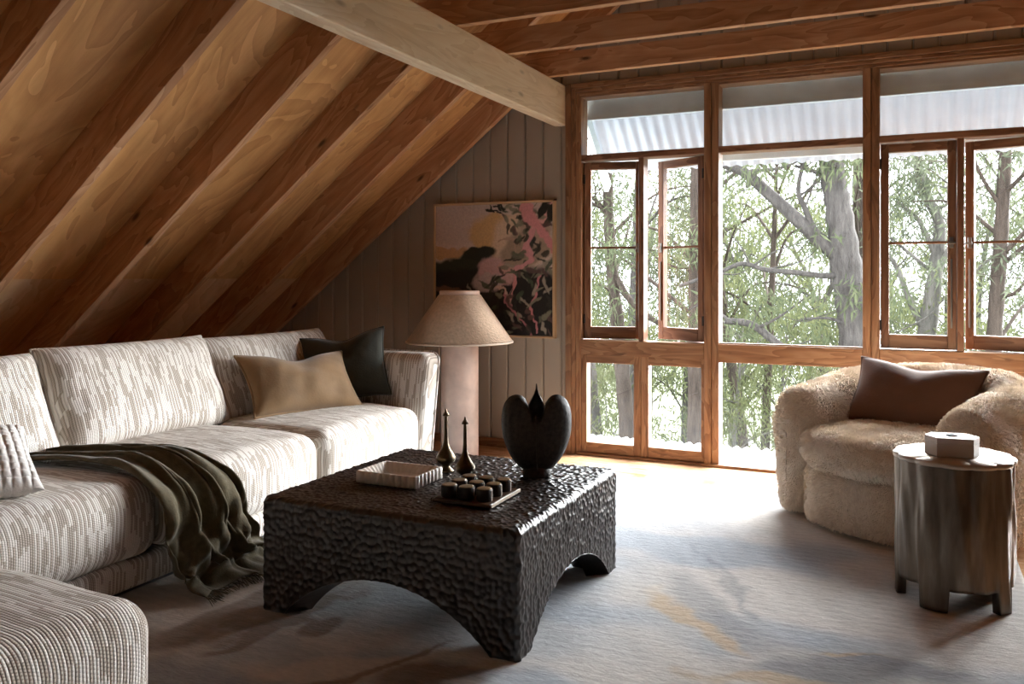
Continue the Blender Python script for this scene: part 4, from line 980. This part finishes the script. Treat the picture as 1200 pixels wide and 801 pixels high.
# ================================================================== ARMCHAIR
m, nt, b = new_mat('cream_shearling')
nz = nd(nt, 'ShaderNodeTexNoise', {'Vector': objco(nt), 'Scale': 22.0, 'Detail': 4}).outputs[0]
nt.links.new(ramp(nt, nz, [(0.3, (0.66, 0.55, 0.44)), (0.7, (0.82, 0.72, 0.61))]), b.inputs['Base Color'])
b.inputs['Roughness'].default_value = 0.9; b.inputs['Specular IOR Level'].default_value = 0.1
M['fleece'] = m
ac = tag(empty('tub_armchair', (0.025, -0.830, RZ), math.radians(-31.5)), 'curved cream fleece tub armchair near the window', 'armchair')
m, nt, b = new_mat('fleece_strand')
hi_ = nd(nt, 'ShaderNodeTexNoise', {'Vector': objco(nt), 'Scale': 30.0, 'Detail': 4}).outputs[0]
nt.links.new(ramp(nt, hi_, [(0.3, (0.80, 0.69, 0.565)), (0.7, (0.95, 0.86, 0.74))]), b.inputs['Base Color'])
b.inputs['Roughness'].default_value = 0.8; b.inputs['Specular IOR Level'].default_value = 0.15; b.inputs['Sheen Weight'].default_value = 0.3
M['strand'] = m
def fur(o, count, length, seed):
    rs = np.random.RandomState(seed); me = o.data
    bm = bmesh.new(); bm.from_mesh(me); bmesh.ops.remove_doubles(bm, verts=bm.verts[:], dist=1e-6); bmesh.ops.recalc_face_normals(bm, faces=bm.faces[:]); bmesh.ops.triangulate(bm, faces=bm.faces[:]); bm.normal_update()
    Vn = np.array([v.normal for v in bm.verts]); Vc = np.array([v.co for v in bm.verts]); T = np.array([[v.index for v in f.verts] for f in bm.faces]); bm.free()
    A_ = np.linalg.norm(np.cross(Vc[T[:, 1]] - Vc[T[:, 0]], Vc[T[:, 2]] - Vc[T[:, 0]]), axis=1)
    ti = rs.choice(len(T), count, p=A_ / A_.sum()); bc = rs.dirichlet((1, 1, 1), count)
    P = np.einsum('ij,ijk->ik', bc, Vc[T[ti]]); Nv = np.einsum('ij,ijk->ik', bc, Vn[T[ti]]); Nv /= np.linalg.norm(Nv, axis=1)[:, None] + 1e-9
    keep = P[:, 2] > 0.02; P, Nv = P[keep], Nv[keep]; n = len(P)
    comb = np.stack([vnoise(P, 4, seed + 60), vnoise(P, 4, seed + 61), vnoise(P, 4, seed + 62) - 0.8], 1) + rs.normal(0, 0.35, (n, 3))
    comb -= Nv * np.sum(comb * Nv, 1)[:, None]; comb /= np.linalg.norm(comb, axis=1)[:, None] + 1e-9
    L = length * (0.55 + 0.7 * rs.rand(n, 1)); sd_ = np.cross(Nv, comb); w_ = 0.0014 * (0.7 + 0.6 * rs.rand(n, 1))
    mid = P + Nv * L * 0.55 + comb * L * 0.25; tipp = P + Nv * L * 0.62 + comb * L * 0.85
    for cell, pull in ((0.016, 0.62), (0.034, 0.28)):
        Pj = P + 0.4 * cell * np.stack([vnoise(P, 0.35 / cell, seed + 70), vnoise(P, 0.35 / cell, seed + 71), vnoise(P, 0.35 / cell, seed + 72)], 1)
        vox = np.floor(Pj / cell).astype(np.int64); _, inv = np.unique((vox[:, 0] * 4001 + vox[:, 1]) * 4001 + vox[:, 2], return_inverse=True); inv = inv.ravel()
        cnt_ = np.bincount(inv)[:, None]; mt = np.stack([np.bincount(inv, tipp[:, q]) for q in range(3)], 1) / cnt_; mm_ = np.stack([np.bincount(inv, mid[:, q]) for q in range(3)], 1) / cnt_
        lift = rs.rand(len(cnt_), 1) * 0.004
        tipp = tipp + (mt[inv] - tipp) * pull + Nv * lift[inv]; mid = mid + (mm_[inv] - mid) * pull * 0.35 + Nv * lift[inv] * 0.6
    Vv = np.stack([P - Nv * 0.002 - sd_ * w_, P - Nv * 0.002 + sd_ * w_, mid - sd_ * w_ * 0.9, mid + sd_ * w_ * 0.9, tipp], 1).reshape(-1, 3)
    i0 = np.arange(n)[:, None] * 5
    Ff = np.concatenate([i0 + [0, 1, 3], i0 + [0, 3, 2], i0 + [2, 3, 4]], 0)
    f_ = mesh_np('fleece', Vv, Ff, M['strand'], o, True); f_['kind'] = 'stuff'
# U-shaped shell: arms and back in one sweep
R_, fr_ = 0.412, -0.30
pl = [(-R_, y_) for y_ in np.linspace(fr_, 0.02, 10)]
pl += [(-R_ * math.cos(a), 0.02 + 0.31 * math.sin(a)) for a in np.linspace(0, PI, 34)[1:-1]]
pl += [(R_, y_) for y_ in np.linspace(0.02, fr_, 10)]
pl = np.array(pl); tl = np.gradient(pl, axis=0); tl /= np.linalg.norm(tl, axis=1)[:, None]; nl_ = np.stack([-tl[:, 1], tl[:, 0]], 1)
cumd = np.concatenate([[0], np.cumsum(np.linalg.norm(np.diff(pl, axis=0), axis=1))]); tot = cumd[-1]
cs_n = 36; SV = []
def section(i, p, tn, nn_, k, fwd):
    back = math.sin(PI * cumd[i] / tot) ** 1.0
    top = 0.595 + 0.105 * back; hw = (0.115 + 0.008 * back)
    zc, hh = 0.002 + (top - 0.002) / 2, (top - 0.002) / 2
    out = []
    for a in np.linspace(0, 2 * PI, cs_n, endpoint=False):
        c, s_ = math.cos(a), math.sin(a)
        xx = hw * np.sign(c) * abs(c) ** 0.72; zz = hh * np.sign(s_) * abs(s_) ** 0.52
        bulge = 0.022 * math.exp(-((zz - 0.15) / 0.12) ** 2) - 0.006 * math.exp(-((zz - 0.0) / 0.03) ** 2)
        xx = xx + np.sign(c) * bulge * abs(c) ** 0.5
        q = p + nn_ * xx * k; zk = zc + zz * (0.35 + 0.65 * k if zz > 0 else 0.8 + 0.2 * k)
        out.append((q[0] + fwd[0], q[1] + fwd[1], zk))
    return out
caps = np.linspace(PI / 2, 0, 8)[:-1]
for a in caps: SV.append(section(0, pl[0], tl[0], nl_[0], max(0.02, math.cos(a)), -tl[0] * 0.115 * math.sin(a)))
for i in range(len(pl)): SV.append(section(i, pl[i], tl[i], nl_[i], 1.0, (0, 0)))
for a in caps[::-1]: SV.append(section(len(pl) - 1, pl[-1], tl[-1], nl_[-1], max(0.02, math.cos(a)), tl[-1] * 0.115 * math.sin(a)))
SV = np.array(SV); ns_ = len(SV)
V = SV.reshape(-1, 3); F = grid_faces(ns_, cs_n, False, True)
V = V + 0.006 * np.stack([vnoise(V, 3, 41), vnoise(V, 3, 42), vnoise(V, 3, 43)], 1); V[:, 2] = np.maximum(V[:, 2], 0.0)
shell = mesh_np('shell', V, F, M['fleece'], ac)
def dblock(hw, y0, y1, z0, z1, r, n=34, front=0.07, m_=14, crown=0.0):
    """D-shaped cushion with rounded edges"""
    V = []; prof = []
    for a in np.linspace(-PI / 2, PI / 2, m_): prof.append((-r + r * math.cos(a), r * math.sin(a)))
    zs = [(dx, (z0 + r if dz < 0 else z1 - r) + dz) for dx, dz in prof]
    loops = [(-9, z0)] + [(-hw * 0.6, z0)] + zs + [(-hw * 0.5, z1 + crown * 0.7), (-9, z1 + crown)]
    rowsl = []
    for dx, z in loops:
        row = []
        for t in np.linspace(0, 2 * PI, n * 2, endpoint=False):
            c, s_ = math.cos(t), math.sin(t); e = 0.42
            x = (hw) * np.sign(c) * abs(c) ** e; yy = np.sign(s_) * abs(s_) ** e
            yy = (y0 + y1) / 2 + (y1 - y0) / 2 * yy
            if s_ < 0: yy -= front * (1 - (x / hw) ** 2) * min(1, -s_ * 1.6)
            k = max(0.0, 1 + dx / hw) if dx > -8 else 0.0
            cx, cy = 0, (y0 + y1) / 2
            row.append((cx + (x - cx) * k, cy + (yy - cy) * (max(0.0, 1 + dx / ((y1 - y0) / 2)) if dx > -8 else 0.0), z))
        rowsl.append(row)
    V = np.array(rowsl).reshape(-1, 3); return V, grid_faces(len(loops), 2 * n, False, True)
V, F = dblock(0.350, -0.475, 0.20, 0.255, 0.435, 0.085, crown=0.02); seat = mesh_np('seat_cushion', V + 0.004 * np.stack([vnoise(V, 4, 51), vnoise(V, 4, 52), vnoise(V, 4, 53)], 1), F, M['fleece'], ac)
V, F = dblock(0.342, -0.445, 0.20, 0.0, 0.27, 0.05); base = mesh_np('seat_base', V, F, M['fleece'], ac)
fur(shell, 120000, 0.019, 1); fur(seat, 55000, 0.018, 2); fur(base, 45000, 0.018, 3)
# cushion on the armchair (its own thing)
th_c = math.radians(-31.5)
def chair_pt(x, yy, z): return (0.035 + x * math.cos(th_c) - yy * math.sin(th_c), -0.835 + x * math.sin(th_c) + yy * math.cos(th_c), z)
cushion('lumbar_cushion', 'rust brown leather lumbar cushion on the fleece armchair', 0.285, 0.175, 0.08, chair_pt(-0.025, -0.075, 0.452), facing(math.radians(-14), math.radians(36), math.radians(4)), M['rust'], 0.16, seed=6, wr=0.004)

# ================================================================== SIDE TABLE AND BOX
m, nt, b = new_mat('cast_bronze_bark')
nz = nd(nt, 'ShaderNodeTexNoise', {'Vector': objco(nt, (14, 14, 2.5)), 'Scale': 1.5, 'Detail': 6}).outputs[0]
nt.links.new(ramp(nt, nz, [(0.3, (0.07, 0.05, 0.036)), (0.55, (0.15, 0.12, 0.092)), (0.75, (0.27, 0.23, 0.19))]), b.inputs['Base Color'])
b.inputs['Metallic'].default_value = 0.75; b.inputs['Roughness'].default_value = 0.42; bump(nt, b, nz, 0.35, 0.006)
M['bronze'] = m
M['topmetal'] = plain('pale_metal_top', (0.45, 0.39, 0.33), 0.38, 0.7, noise=0.15, nscale=8)
st_ = tag(empty('stump_side_table', (0.135, -1.83, RZ)), 'fluted bark-like bronze drum side table in front of the armchair', 'side table')
nth = 240; ths = np.linspace(0, 2 * PI, nth, endpoint=False); rs = np.random.RandomState(8)
seams = np.sort((np.arange(13) + 0.5 * rs.rand(13)) / 13 * 2 * PI)
dseam = np.min(np.abs((ths[:, None] - seams[None, :] + PI) % (2 * PI) - PI), axis=1)
def st_r(z): return 0.183 + 0.008 * np.sqrt(np.clip(dseam / 0.22, 0, 1)) + 0.0025 * np.sin(ths * 9 + 2.2 * math.sin(z * 9)) + 0.0015 * np.sin(ths * 23 + z * 14)
legs_c = np.radians([-175, -112, -35, 38, 110]); legs_w = np.array([0.20, 0.27, 0.17, 0.25, 0.25])
isleg = np.min(np.abs((ths[:, None] - legs_c + PI) % (2 * PI) - PI) - legs_w, axis=1) < 0
zlow = np.where(isleg, 0.0, 0.075)
rows = []
for f in np.linspace(0, 1, 34):
    z = zlow + (0.492 - zlow) * f; r = st_r(0.5 * f); rows.append(np.column_stack([r * np.cos(ths), r * np.sin(ths), z]))
inner = [np.column_stack([0.158 * np.cos(ths), 0.158 * np.sin(ths), z]) for z in (np.full(nth, 0.47), zlow)]
V = np.concatenate(inner + rows); mesh_np('drum', V, np.vstack([grid_faces(36, nth, False, True)]), M['bronze'], st_)
rt = 0.186 + 0.011 * np.sqrt(np.clip(dseam / 0.16, 0, 1))
tl_ = [np.column_stack([k * rt * np.cos(ths), k * rt * np.sin(ths), np.full(nth, z)]) for k, z in ((0.0, 0.490), (0.99, 0.490), (1.0, 0.494), (1.0, 0.504), (0.985, 0.508), (0.0, 0.508))]
mesh_np('top_plate', np.concatenate(tl_), grid_faces(6, nth, False, True), M['topmetal'], st_)
hb = tag(empty('hexagonal_box', (0.130, -1.845, RZ + 0.508), math.radians(8)), 'small white six-sided box with a dark ring on its lid on the side table', 'box')
M['boxm'] = plain('matte_white_resin', (0.80, 0.74, 0.69), 0.45)
ox = np.array([0.088, 0.058, -0.058, -0.088, -0.058, 0.058]); oy = np.array([0.0, 0.062, 0.062, 0.0, -0.062, -0.062])
def octa(levels): return np.concatenate([np.column_stack([k * ox, k * oy, np.full(6, z)]) for k, z in levels])
mesh_np('box_body', octa([(0, 0.0), (0.98, 0.0), (1.0, 0.002), (1.0, 0.046), (0.0, 0.046)]), grid_faces(5, 6, False, True), M['boxm'], hb, False)
mesh_np('lid', octa([(0, 0.0465), (0.985, 0.0465), (1.0, 0.048), (1.0, 0.064), (0.985, 0.066), (0.0, 0.066)]), grid_faces(6, 6, False, True), M['boxm'], hb, False)
lathe('lid_ring', [(0.008, 0.0655), (0.017, 0.0655), (0.019, 0.068), (0.017, 0.071), (0.009, 0.071), (0.008, 0.0655)], M['black'], hb, 24)
